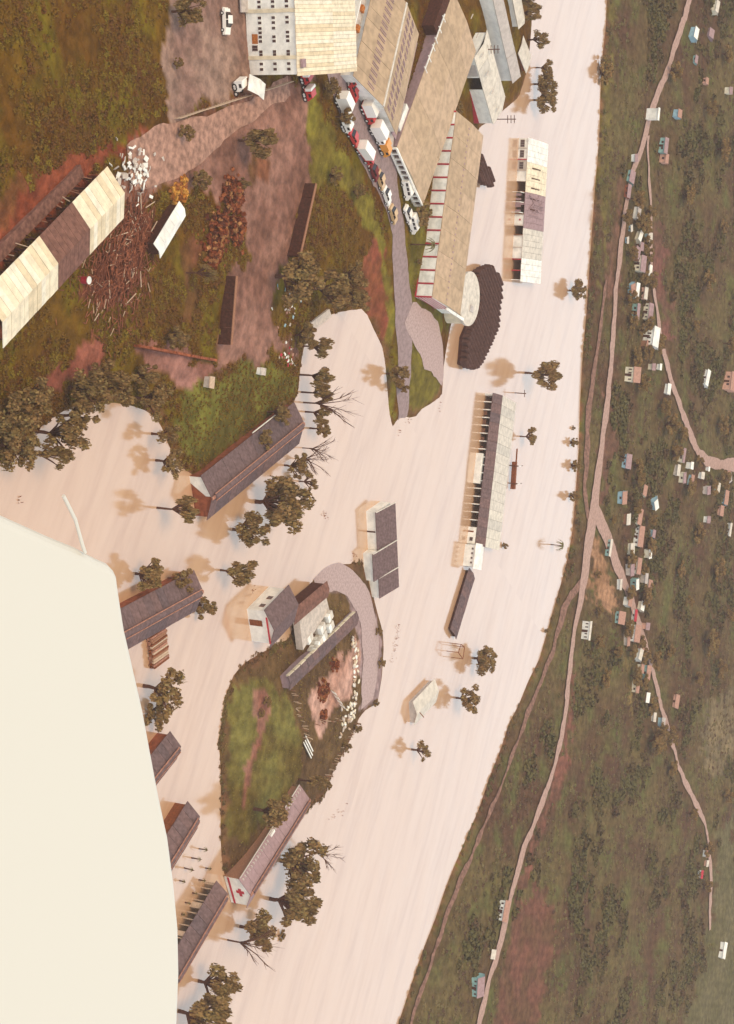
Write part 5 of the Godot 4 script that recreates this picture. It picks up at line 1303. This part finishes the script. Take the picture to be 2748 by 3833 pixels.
	scatter("shore_reeds", "ragged brown reeds and brush fringing the island's shore", bush, 1500, Rect2(-5, -340, 110, 160), [0, 2, 15], 0.25, 0.6, [lin(122, 88, 54), lin(104, 76, 50), lin(118, 102, 58)], 4)
	# darker thickets and trees on the far bank
	var fl := [[Vector2(-88.9, -485.04), 3.25, 4.29, "dark far tree above the light-blue roadside huts"], [Vector2(-89.2, -500.27), 3.62, 5.18, "dark far tree beside the upper road near the brown cottage"], [Vector2(-81.4, -504.8), 3.65, 4.7, "dark far tree right of the brown cottage"], [Vector2(-74.81, -502.99), 3.36, 4.42, "dark far tree between cream and turquoise houses"], [Vector2(-62.51, -510.37), 3.4, 4.48, "dark far tree above the large white house"], [Vector2(-54.59, -512.63), 3.13, 5.02, "dark far tree below the large white house"], [Vector2(-35.37, -538.55), 5.04, 6.9, "dark far thicket tree beside the upper road's bend"], [Vector2(-27.68, -546.84), 4.21, 6.15, "dark far tree behind the cream cottage"], [Vector2(-21.17, -513.74), 3.13, 4.77, "dark far tree beside the light-blue mauve-roofed house"], [Vector2(-22.26, -594.64), 4.85, 6.61, "dark far tree near the right edge by the junction"], [Vector2(36.77, -543.95), 4.19, 6.12, "dark far tree above the downstream turquoise house"], [Vector2(62.04, -547.75), 5.11, 8.39, "dark far tree over the lane downstream"], [Vector2(61.63, -563.15), 4.62, 6.3, "dark far tree on the lane's right side"], [Vector2(103.1, -611.24), 3.97, 5.53, "dark far tree above the tiny far huts"], [Vector2(18.68, -531.98), 2.93, 3.55, "dark far tree by the white pink-gabled cottage"], [Vector2(-4.6, -500.13), 1.95, 2.59, "small far tree inside the road fork"], [Vector2(11.12, -492.69), 2.2, 2.56, "small far bush on the bare earth"], [Vector2(21.36, -495.2), 2.21, 3.08, "small far tree below the bare earth"], [Vector2(33.48, -520.99), 3.17, 4.56, "dark far tree left of the salmon roof"], [Vector2(-124.8, -560.47), 3.99, 7.13, "dark far tree on the upper slope"], [Vector2(-104.69, -531.9), 3.52, 6.27, "dark far tree beyond the upper road"], [Vector2(-83.2, -560.3), 3.99, 7.13, "dark far tree in the green far field"], [Vector2(-3.5, -577.03), 4.09, 7.32, "dark far tree right of the village"], [Vector2(7.85, -599.23), 4.55, 7.87, "dark far tree near the right edge, village level"], [Vector2(32.08, -596.09), 4.86, 9.03, "dark far tree on the broad right slope"]]
	var vt := [-95.07, -490.58, -89.65, -495.73, -93.72, -503.44, -85.13, -503.7, -79.97, -492.02, -75.1, -509.7, -67.47, -494.18, -61.57, -498.02, -60.13, -506.52, -57.85, -519.42, -51.98, -504.35, -44.76, -510.24, -40.2, -531.23, -33.57, -550.06, -17.43, -563.8, -26.52, -569.86, -18.74, -586.22, -17.24, -514.88, -9.28, -515.65, -5.88, -529.7, 2.23, -532.77, 6.16, -517.54, 9.15, -529.81, 16.06, -517.47, 16.23, -531.43, 26.73, -516.68, 30.96, -529.88, 35.17, -535.49, 41.2, -527.03, 43.47, -537.05, 50.81, -546.61, 59.69, -554.98, 72.01, -567.68, 33.2, -508.04, 40.85, -501.95, 30.31, -493.08, -133.63, -543.81, -153.5, -555.31, -135.93, -509.89, -101.84, -568.02, -67.71, -551.97, -66.25, -584.49, -39.86, -588.77, 8.53, -562.7, 18.56, -574.16, 23.08, -613.4, 34.33, -560.27, 43.75, -584.75, 41.65, -613.15, 86.28, -628.53, 115.7, -613.63, 88.57, -589.05]
	rng.seed = 99
	for i in range(0, vt.size(), 2):
		tree("far_tree", beside("small tree", Vector2(vt[i], vt[i + 1])), Vector2(vt[i], vt[i + 1]), rng.randf_range(2.6, 4.6), rng.randf_range(3.6, 6.6), [0, 1, 5, 4][rng.randi() % 4], "small trees of the far village")
	for q in fl: tree("far_tree", q[3], q[0], q[1], q[2], [0, 1, 5, 4][int(absf(q[0].x)) % 4], "trees on the far bank")

func scatter(called: String, label: String, me: Mesh, n: int, area: Rect2, zones: Array, s0: float, s1: float, cols: Array, land: int) -> void:
	rng.seed = hash(called)
	var nz := FastNoiseLite.new(); nz.seed = 40; nz.frequency = 0.05; nz.fractal_octaves = 3
	var xs := []
	var cc := []
	var tries := 0
	while xs.size() < n and tries < n * (40 if land >= 4 else 5):
		tries += 1
		var x := area.position.x + rng.randf() * area.size.x
		var z := area.position.y + rng.randf() * area.size.y
		if not zones.has(zone_at(x, z)): continue
		if land == 0 and shore(0, x, z) < 0.3: continue
		if land == 1 and shore(1, x, z) < 0.3: continue
		if land == 4 and (shore(1, x, z) > 1.0 or shore(1, x, z) < -0.5): continue
		if land == 5 and (shore(2, x, z) > 2.6 or shore(2, x, z) < 0.0): continue
		if land == 2 and shore(2, x, z) < 0.6: continue
		var v := nz.get_noise_2d(x, z)
		if land == 3 and (shore(2, x, z) < 14 or nz.get_noise_2d(x * 0.45 + 500, z * 0.45) < 0.06): continue
		if rng.randf() > 0.65 + v * 1.5: continue
		var k := rng.randf_range(s0, s1)
		xs.append(Transform3D(Basis(Vector3.UP, rng.randf() * TAU).scaled(Vector3(k, k * rng.randf_range(0.6, 1.1), k)), Vector3(x, gy(x, z) - 0.03, z)))
		var c: Color = cols[clampi(int((v * 1.4 + 0.5) * cols.size() + rng.randfn() * 0.7), 0, cols.size() - 1)]
		cc.append(c.lerp(cols[rng.randi() % cols.size()], 0.3))
	var mm := MultiMesh.new()
	mm.transform_format = MultiMesh.TRANSFORM_3D
	mm.use_colors = true
	mm.mesh = me
	mm.instance_count = xs.size()
	for i in xs.size():
		mm.set_instance_transform(i, xs[i])
		mm.set_instance_color(i, cc[i])
	var o := MultiMeshInstance3D.new()
	o.name = numbered(called)
	o.multimesh = mm
	o.material_override = M.scrub_leaf
	add_child(o)
	tag(o, label, "vegetation", "", "stuff")

# ---------------------------------------------------------------- vehicles
func wheels(t: Node3D, xs: float, zs: Array, r: float) -> void:
	var c := CylinderMesh.new(); c.top_radius = r; c.bottom_radius = r; c.height = 0.24; c.radial_segments = 14
	var hub := CylinderMesh.new(); hub.top_radius = r * 0.55; hub.bottom_radius = r * 0.55; hub.height = 0.27; hub.radial_segments = 10
	for z in zs:
		for s in [-1, 1]:
			var w := put("wheel", c, M.tyre, t, Transform3D(Basis(Vector3.BACK, PI / 2), Vector3(s * xs, r, z)))
			put("hub", hub, M.steel, w)

func on_road(called: String, label: String, cat: String, p: Vector2, q: Vector2, group: String) -> Node3D:
	var d := (q - p).normalized()
	var m := (p + q) / 2
	var y := gy(m.x, m.y) + 0.12
	var t := thing(called, label, cat, Vector3(m.x, y, m.y), 0.0, group)
	t.basis = Basis(Vector3(d.y, 0, -d.x), Vector3.UP, Vector3(d.x, 0, d.y))
	return t

# z runs forward
func car(label: String, p: Vector2, q: Vector2, body: Material, van := false) -> void:
	var t := on_road("parked_van" if van else "parked_car", label, "van" if van else "car", p, q, "vehicles parked along the factory road")
	var s := Shape.new()
	var pr := PackedVector2Array([Vector2(-2.1, 0.35), Vector2(-2.1, 0.85), Vector2(-1.3, 0.95), Vector2(1.0, 0.95), Vector2(2.05, 0.8), Vector2(2.1, 0.35)])
	if van: pr = PackedVector2Array([Vector2(-2.2, 0.35), Vector2(-2.2, 1.75), Vector2(-2.0, 1.95), Vector2(1.2, 1.95), Vector2(1.8, 1.2), Vector2(2.25, 1.0), Vector2(2.25, 0.35)])
	s.prism(pr, -0.85, 0.85)
	put("body", s.done(), body, t)
	if not van:
		var g := Shape.new()
		g.prism(PackedVector2Array([Vector2(-1.55, 0.93), Vector2(-1.05, 1.36), Vector2(0.35, 1.36), Vector2(0.95, 0.93)]), -0.74, 0.74)
		put("windows", g.done(), M.glass, t)
		bx(t, "roof", body, -0.72, 1.34, -1.0, 0.72, 1.43, 0.3)
		for x in [-0.74, 0.74]: bx(t, "pillar", body, x - 0.03, 0.95, -0.4, x + 0.03, 1.38, -0.28)
	else:
		for x in [-0.87, 0.85]:
			for k in 3: bx(t, "side_window", M.glass, x, 1.2, -1.8 + k * 1.0, x + 0.02, 1.7, -1.0 + k * 1.0)
		var ws := Shape.new(); ws.slab(Vector3(-0.75, 1.86, 1.30), Vector3(0.75, 1.86, 1.30), Vector3(0.75, 1.25, 1.80), Vector3(-0.75, 1.25, 1.80), 0.03)
		put("windscreen", ws.done(), M.glass, t)
	for x in [-0.6, 0.6]: bx(t, "headlight", M.steel, x - 0.13, 0.6, 2.04, x + 0.13, 0.76, 2.28 if van else 2.13)
	bx(t, "bumper", M.steel, -0.86, 0.36, -2.3, 0.86, 0.5, -2.1)
	wheels(t, 0.78, [-1.35, 1.35], 0.32)

func truck(label: String, p: Vector2, q: Vector2, cab: Material, box: Material, h := 2.4) -> void:
	var t := on_road("lorry", label, "lorry", p, q, "lorries outside the factory hall")
	var L := p.distance_to(q) / 2
	var s := Shape.new()
	s.prism(PackedVector2Array([Vector2(L - 1.9, 0.5), Vector2(L - 1.9, 2.3), Vector2(L - 0.55, 2.3), Vector2(L - 0.2, 1.5), Vector2(L, 1.4), Vector2(L, 0.5)]), -1.1, 1.1)
	put("cab", s.done(), cab, t)
	var ws := Shape.new(); ws.slab(Vector3(-0.95, 2.2, L - 0.57), Vector3(0.95, 2.2, L - 0.57), Vector3(0.95, 1.58, L - 0.2), Vector3(-0.95, 1.58, L - 0.2), 0.04)
	put("windscreen", ws.done(), M.glass, t)
	for x in [-1.12, 1.1]: bx(t, "side_window", M.glass, x, 1.5, L - 1.5, x + 0.02, 2.1, L - 0.75)
	bx(t, "chassis", M.dark, -0.5, 0.5, -L, 0.5, 0.8, L - 0.4)
	bx(t, "load_box", box, -1.2, 0.85, -L, 1.2, 0.85 + h, L - 2.1)
	bx(t, "side_rail", cab, -1.24, 0.82, -L, 1.24, 1.0, L - 2.1)
	for x in [-0.8, 0.8]: bx(t, "headlight", M.steel, x - 0.15, 0.75, L - 0.03, x + 0.15, 0.95, L + 0.05)
	wheels(t, 1.05, [L - 1.1, -L + 1.2, -L + 2.3], 0.5)
	t.scale = Vector3(0.84, 0.84, 0.92)

func build_vehicles() -> void:
	var W: Material = M.white_car; var R: Material = M.red_car
	truck("red lorry with white box beside the works block corner", Vector2(-74.89, -286.58), Vector2(-72.89, -288.32), R, W, 1.6)
	truck("red and white lorry half behind the block's corner", Vector2(-76.75, -285.6), Vector2(-75.61, -286.83), R, W, 1.6)
	truck("long white-boxed lorry between two trees, left of the road", Vector2(-76.61, -299.23), Vector2(-73.82, -304.42), W, W, 2.6)
	truck("short white lorry below the round roadside tree", Vector2(-72.89, -302.66), Vector2(-71.25, -305.13), W, W, 1.8)
	truck("white-boxed lorry with red cab, tail of the left row", Vector2(-69.81, -310.08), Vector2(-67.77, -316.66), R, W, 2.2)
	car("red car with tan roof ahead of the white-boxed lorry", Vector2(-71.13, -306.8), Vector2(-69.96, -309.2), R)
	truck("red-cabbed white lorry nearest the loading canopy", Vector2(-77.95, -310.05), Vector2(-75.11, -314.88), R, W, 2.6)
	truck("second, all-white lorry by the canopy", Vector2(-74.85, -314.53), Vector2(-72.34, -320.47), W, W, 2.6)
	truck("orange lorry at the end of the canopy row", Vector2(-72.58, -319.96), Vector2(-70.63, -323.22), M.orange_car, M.orange_car, 1.8)
	truck("red lorry under the hall's white parapet", Vector2(-81.69, -303.83), Vector2(-79.78, -305.72), R, W, 1.2)
	car("red car squeezed by the canopy's upper end", Vector2(-79.41, -305.58), Vector2(-78.26, -307.17), R)
	car("cream car at the upper end of the left kerb row", Vector2(-66.83, -321.35), Vector2(-64.25, -324.48), M.tan_car)
	car("white car second in the left kerb row", Vector2(-64.34, -324.9), Vector2(-61.9, -328.07), W)
	car("small tan car, last in the left kerb row", Vector2(-61.12, -329.72), Vector2(-59.32, -331.77), M.tan_car)
	car("large white van on the right side of the road", Vector2(-67.95, -333.59), Vector2(-64.5, -336.58), W, true)
	car("white van with orange skirt, lowest on the right", Vector2(-61.7, -338.44), Vector2(-58.57, -341.78), W, true)
	car("small white car nosed against the lowest van", Vector2(-62.15, -336.94), Vector2(-60.82, -338.74), W)
	car("red-brown car lost at the head of the left kerb row", Vector2(-66.88, -318.25), Vector2(-65.81, -319.92), M.maroon)
	truck("small white bus by the board fence", Vector2(-69.71, -262.17), Vector2(-68.18, -263.3), W, W, 1.6)
	car("cream car alone in the pale yard near the top", Vector2(-79, -257.6), Vector2(-77.32, -258.02), M.white_car)

# ---------------------------------------------------------------- oddments
func pole(label: String, p: Vector2, h: float, arms: int) -> void:
	var t := thing("utility_pole", label, "pole", Vector3(p.x, maxf(gy(p.x, p.y), -1.0), p.y), 0.3)
	bar(t, "mast", M.bark, Vector3(0, -0.4, 0), Vector3(0, h, 0), 0.2)
	for k in arms: bar(t, "crossarm", M.bark, Vector3(-0.9, h - 0.4 - k * 0.8, 0), Vector3(0.9, h - 0.4 - k * 0.8, 0), 0.13)

func build_oddments() -> void:
	pole("utility pole with four crossarms behind the rear hall", Vector2(-103.32, -366.58), 6.0, 4)
	pole("utility pole with three crossarms at the white annexe's end", Vector2(-91.69, -382.08), 8.0, 3)
	pole("bare pole in the flood above the open shed", Vector2(-32.9, -421.09), 4.0, 1)
	# gantry by the open shed
	var p: Vector2 = Vector2(-12.85, -424.11)
	var t := thing("dredging_gantry", "rusty orange gantry with two crossbars standing in the river", "gantry", Vector3(p.x, -1.0, p.y), 0.1)
	for x in [-2.2, 2.2]:
		for z in [0.0, 1.6]: bar(t, "leg", M.bark, Vector3(x, -0.5, z), Vector3(x, 3.4, z), 0.16)
		bar(t, "crossbar", M.bark, Vector3(x, 3.3, -1.6), Vector3(x, 3.3, 3.4), 0.2)
	bx(t, "hopper", M.rust, -3.2, 1.6, 0.4, 3.6, 2.6, 1.5)
	bar(t, "boom", M.rust, Vector3(3.4, 2.4, 0.9), Vector3(-6.5, 2.6, 1.1), 0.3)
	for k in 2: bar(t, "tie", M.steel, Vector3(-2.2 + k * 4.4, 3.4, -0.4), Vector3(-2.2 + k * 4.4, 3.4, 1.6), 0.24)
	# drowned hedge and fence tops
	hedge("drowned_hedge", "line of drowned red-brown brush off the island", [Vector2(31.5, -360.5), Vector2(23.95, -362.13)], 46, 0.6)
	hedge("drowned_hedge", "short clump of drowned twigs above the island hut", [Vector2(0.03, -319.28), Vector2(2.64, -321.08)], 18, 0.4)
	hedge("drowned_hedge", "ripple of twigs at the mouth below the island", [Vector2(63.14, -335.74), Vector2(61.94, -345.1)], 16, 0.5)
	hedge("drowned_hedge", "dotted fence tops beyond the lawn tip", [Vector2(-26.12, -373.72), Vector2(-22.08, -373.95)], 7, 0.1)
	for q in [[Vector2(8.81, -335.89), "single drowned bush off the hut's corner"], [Vector2(16.09, -293.48), "drowned post above the gatehouse"], [Vector2(-18.11, -352.71), "floating timber beyond the road's end"], [Vector2(-20.8, -356.97), "drowned sign beside the submerged road"], [Vector2(2.81, -218.53), "drifting snag near the aircraft"]]:
		hedge("drifting_snag", q[1], [q[0], q[0] + Vector2(0.6, 0.5)], 8, 0.3)
	# bank rubbish and the pond ramp
	t = thing("pond_ramp", "pale concrete ramp slanting into the pond", "ramp", Vector3.ZERO)
	var s := Shape.new()
	var rp := V([-33.65, -302.32, -33.68, -306.72, -37.1, -313.91, -38.2, -311.72])
	s.slab(Vector3(rp[0].x, 1.2, rp[0].y), Vector3(rp[1].x, 1.0, rp[1].y), Vector3(rp[2].x, 0.5, rp[2].y), Vector3(rp[3].x, 0.9, rp[3].y), 0.5)
	put("slab", s.done(), M.concrete, t)
	t = thing("rubbish_bank", "strewn pale and bluish rubbish down the bank below the big tree", "rubbish", on(Vector2(-37.39, -291.53)))
	for k in 40:
		var v := Vector3(rng.randfn() * 2.4, 0, rng.randfn() * 3.2)
		v.y = gy(t.position.x + v.x, t.position.z + v.z) - t.position.y + 0.1
		var o := bx(t, "scrap", [M.sky_blue, M.white, M.concrete, M.salmon_roof][rng.randi() % 4], 0, 0, 0, rng.randf_range(0.2, 0.9), 0.12, rng.randf_range(0.2, 0.6))
		o.transform = Transform3D(Basis.from_euler(Vector3(rng.randfn() * 0.3, rng.randf() * 6, 0)) * o.transform.basis, v)
	t = thing("rubbish_bank", "pink and white rubbish spilled above the drying shed trees", "rubbish", on(Vector2(-26.65, -295.31)))
	for k in 34:
		var v := Vector3(rng.randfn() * 1.8, 0, rng.randfn() * 2.4)
		v.y = gy(t.position.x + v.x, t.position.z + v.z) - t.position.y + 0.1
		var o := bx(t, "scrap", [M.red_paint, M.white, M.salmon_roof, M.concrete][rng.randi() % 4], 0, 0, 0, rng.randf_range(0.2, 0.7), 0.12, rng.randf_range(0.2, 0.5))
		o.transform = Transform3D(Basis.from_euler(Vector3(rng.randfn() * 0.3, rng.randf() * 6, 0)) * o.transform.basis, v)
	t = thing("white_tank", "small white tank beside the grey yard edge", "tank", on(Vector2(-23.06, -283.05)))
	bx(t, "tank", M.white, -0.6, 0, -0.9, 0.6, 0.9, 0.9)
	bx(t, "lid", M.concrete, -0.65, 0.9, -0.95, 0.65, 1.0, 0.95)
	t = thing("stone_pier", "pale stone pier at the end of the trench yard", "pier", on(Vector2(-19.22, -265.01)))
	bx(t, "block", M.concrete, -0.9, -0.3, -0.7, 0.9, 1.0, 0.7)
	bx(t, "cap", M.pale_wood, -1.0, 1.0, -0.8, 1.0, 1.2, 0.8)
	t = thing("rusty_drum", "red drum with pale lid at the shed's brushwood edge", "drum", on(Vector2(-30.11, -224.21)))
	var dm := CylinderMesh.new(); dm.top_radius = 0.55; dm.bottom_radius = 0.55; dm.height = 1.2; dm.radial_segments = 14
	put("drum", dm, M.red_paint, t, Transform3D(Basis.IDENTITY, Vector3(0, 0.6, 0)))
	var lid := CylinderMesh.new(); lid.top_radius = 0.6; lid.bottom_radius = 0.6; lid.height = 0.1; lid.radial_segments = 14
	put("lid", lid, M.white, t, Transform3D(Basis.IDENTITY, Vector3(0, 1.25, 0)))

func hedge(called: String, label: String, line: Array, n: int, spread: float) -> void:
	var t := thing(called, label, "brush", Vector3(line[0].x, 0, line[0].y))
	var s := Shape.new()
	for k in n:
		var q: Vector2 = line[0].lerp(line[1], rng.randf()) - line[0] + Vector2(rng.randfn(), rng.randfn()) * spread
		var e := Vector3(q.x + rng.randfn() * 0.3, rng.randf_range(0.05, 0.35), q.y + rng.randfn() * 0.5)
		s.tube([Vector3(q.x, -0.6, q.y), e], [0.07, 0.04], 4)
	put("twigs", s.done(), M.rust, t)

# ---------------------------------------------------------------- aircraft
func build_aircraft() -> void:
	# white-painted tail surface of the aircraft, a few metres below the camera
	var pl := V([-0.08, -4.48, 0.02, -4.98, 0.13, -5.52, 0.17, -5.7, 0.21, -5.88, 0.25, -6.08, 0.29, -6.23, 0.31, -6.32, 0.33, -6.36, 0.36, -6.39, 0.43, -6.42, 0.58, -6.49, 0.73, -6.58, 0.93, -6.7, 1.16, -6.82, 1.33, -6.91, 1.52, -7.02, 1.73, -7.11, 1.95, -7.19, 2.17, -7.24, 2.44, -7.27, 2.74, -7.28, 3.1, -7.23, 2.38, -4.82])
	var c := Vector2.ZERO
	for p in pl: c += p
	c /= pl.size()
	var t := thing("aircraft_wing", "glaring white edge of the aircraft filling the lower left of view", "aircraft", Vector3(c.x, 151, c.y))
	var rel := PackedVector2Array()
	for p in pl: rel.append(p - c)
	var s := Shape.new()
	var n := rel.size()
	# rounded rim: rings stepping in and down
	var rings := []
	for k in 5:
		var a := PI * 0.5 * k / 4.0
		rings.append([0.05 * (1 - sin(a)), -0.05 * (1 - cos(a))])
	var ins := []
	for rg in rings:
		var o := PackedVector2Array()
		for i in n:
			var e := (rel[(i + 1) % n] - rel[(i + n - 1) % n]).normalized()
			var nr := Vector2(-e.y, e.x)
			if nr.dot(rel[i]) > 0: nr = -nr
			o.append(rel[i] + nr * rg[0])
		ins.append(o)
	for k in 4:
		for i in n:
			var j := (i + 1) % n
			s.quad(Vector3(ins[k][i].x, rings[k][1], ins[k][i].y), Vector3(ins[k][j].x, rings[k][1], ins[k][j].y), Vector3(ins[k + 1][j].x, rings[k + 1][1], ins[k + 1][j].y), Vector3(ins[k + 1][i].x, rings[k + 1][1], ins[k + 1][i].y))
	var ids := Geometry2D.triangulate_polygon(ins[0])
	for i in range(0, ids.size(), 3):
		var f := []
		for q in 3: f.append(ins[0][ids[i + q]])
		s.tri(Vector3(f[0].x, 0, f[0].y), Vector3(f[1].x, 0, f[1].y), Vector3(f[2].x, 0, f[2].y))
	ids = Geometry2D.triangulate_polygon(rel)
	for i in range(0, ids.size(), 3):
		var f := []
		for q in 3: f.append(rel[ids[i + q]])
		s.tri(Vector3(f[0].x, -0.05, f[0].y), Vector3(f[2].x, -0.05, f[2].y), Vector3(f[1].x, -0.05, f[1].y))
	put("skin", s.done(), M.aircraft_white, t)
	var rd := V([0.27, -6.11, 0.24, -6.08, 0.19, -6.04, 0.14, -6, 0.09, -5.94, 0.05, -5.89])
	var ps := []; var rs := []
	for i in rd.size():
		ps.append(Vector3(rd[i].x, 151.0 + i * 0.004, rd[i].y) - t.position); rs.append(0.0075)
	var r := Shape.new(); r.tube(ps, rs, 8)
	put("whip_aerial", r.done(), M.aircraft_white, t)
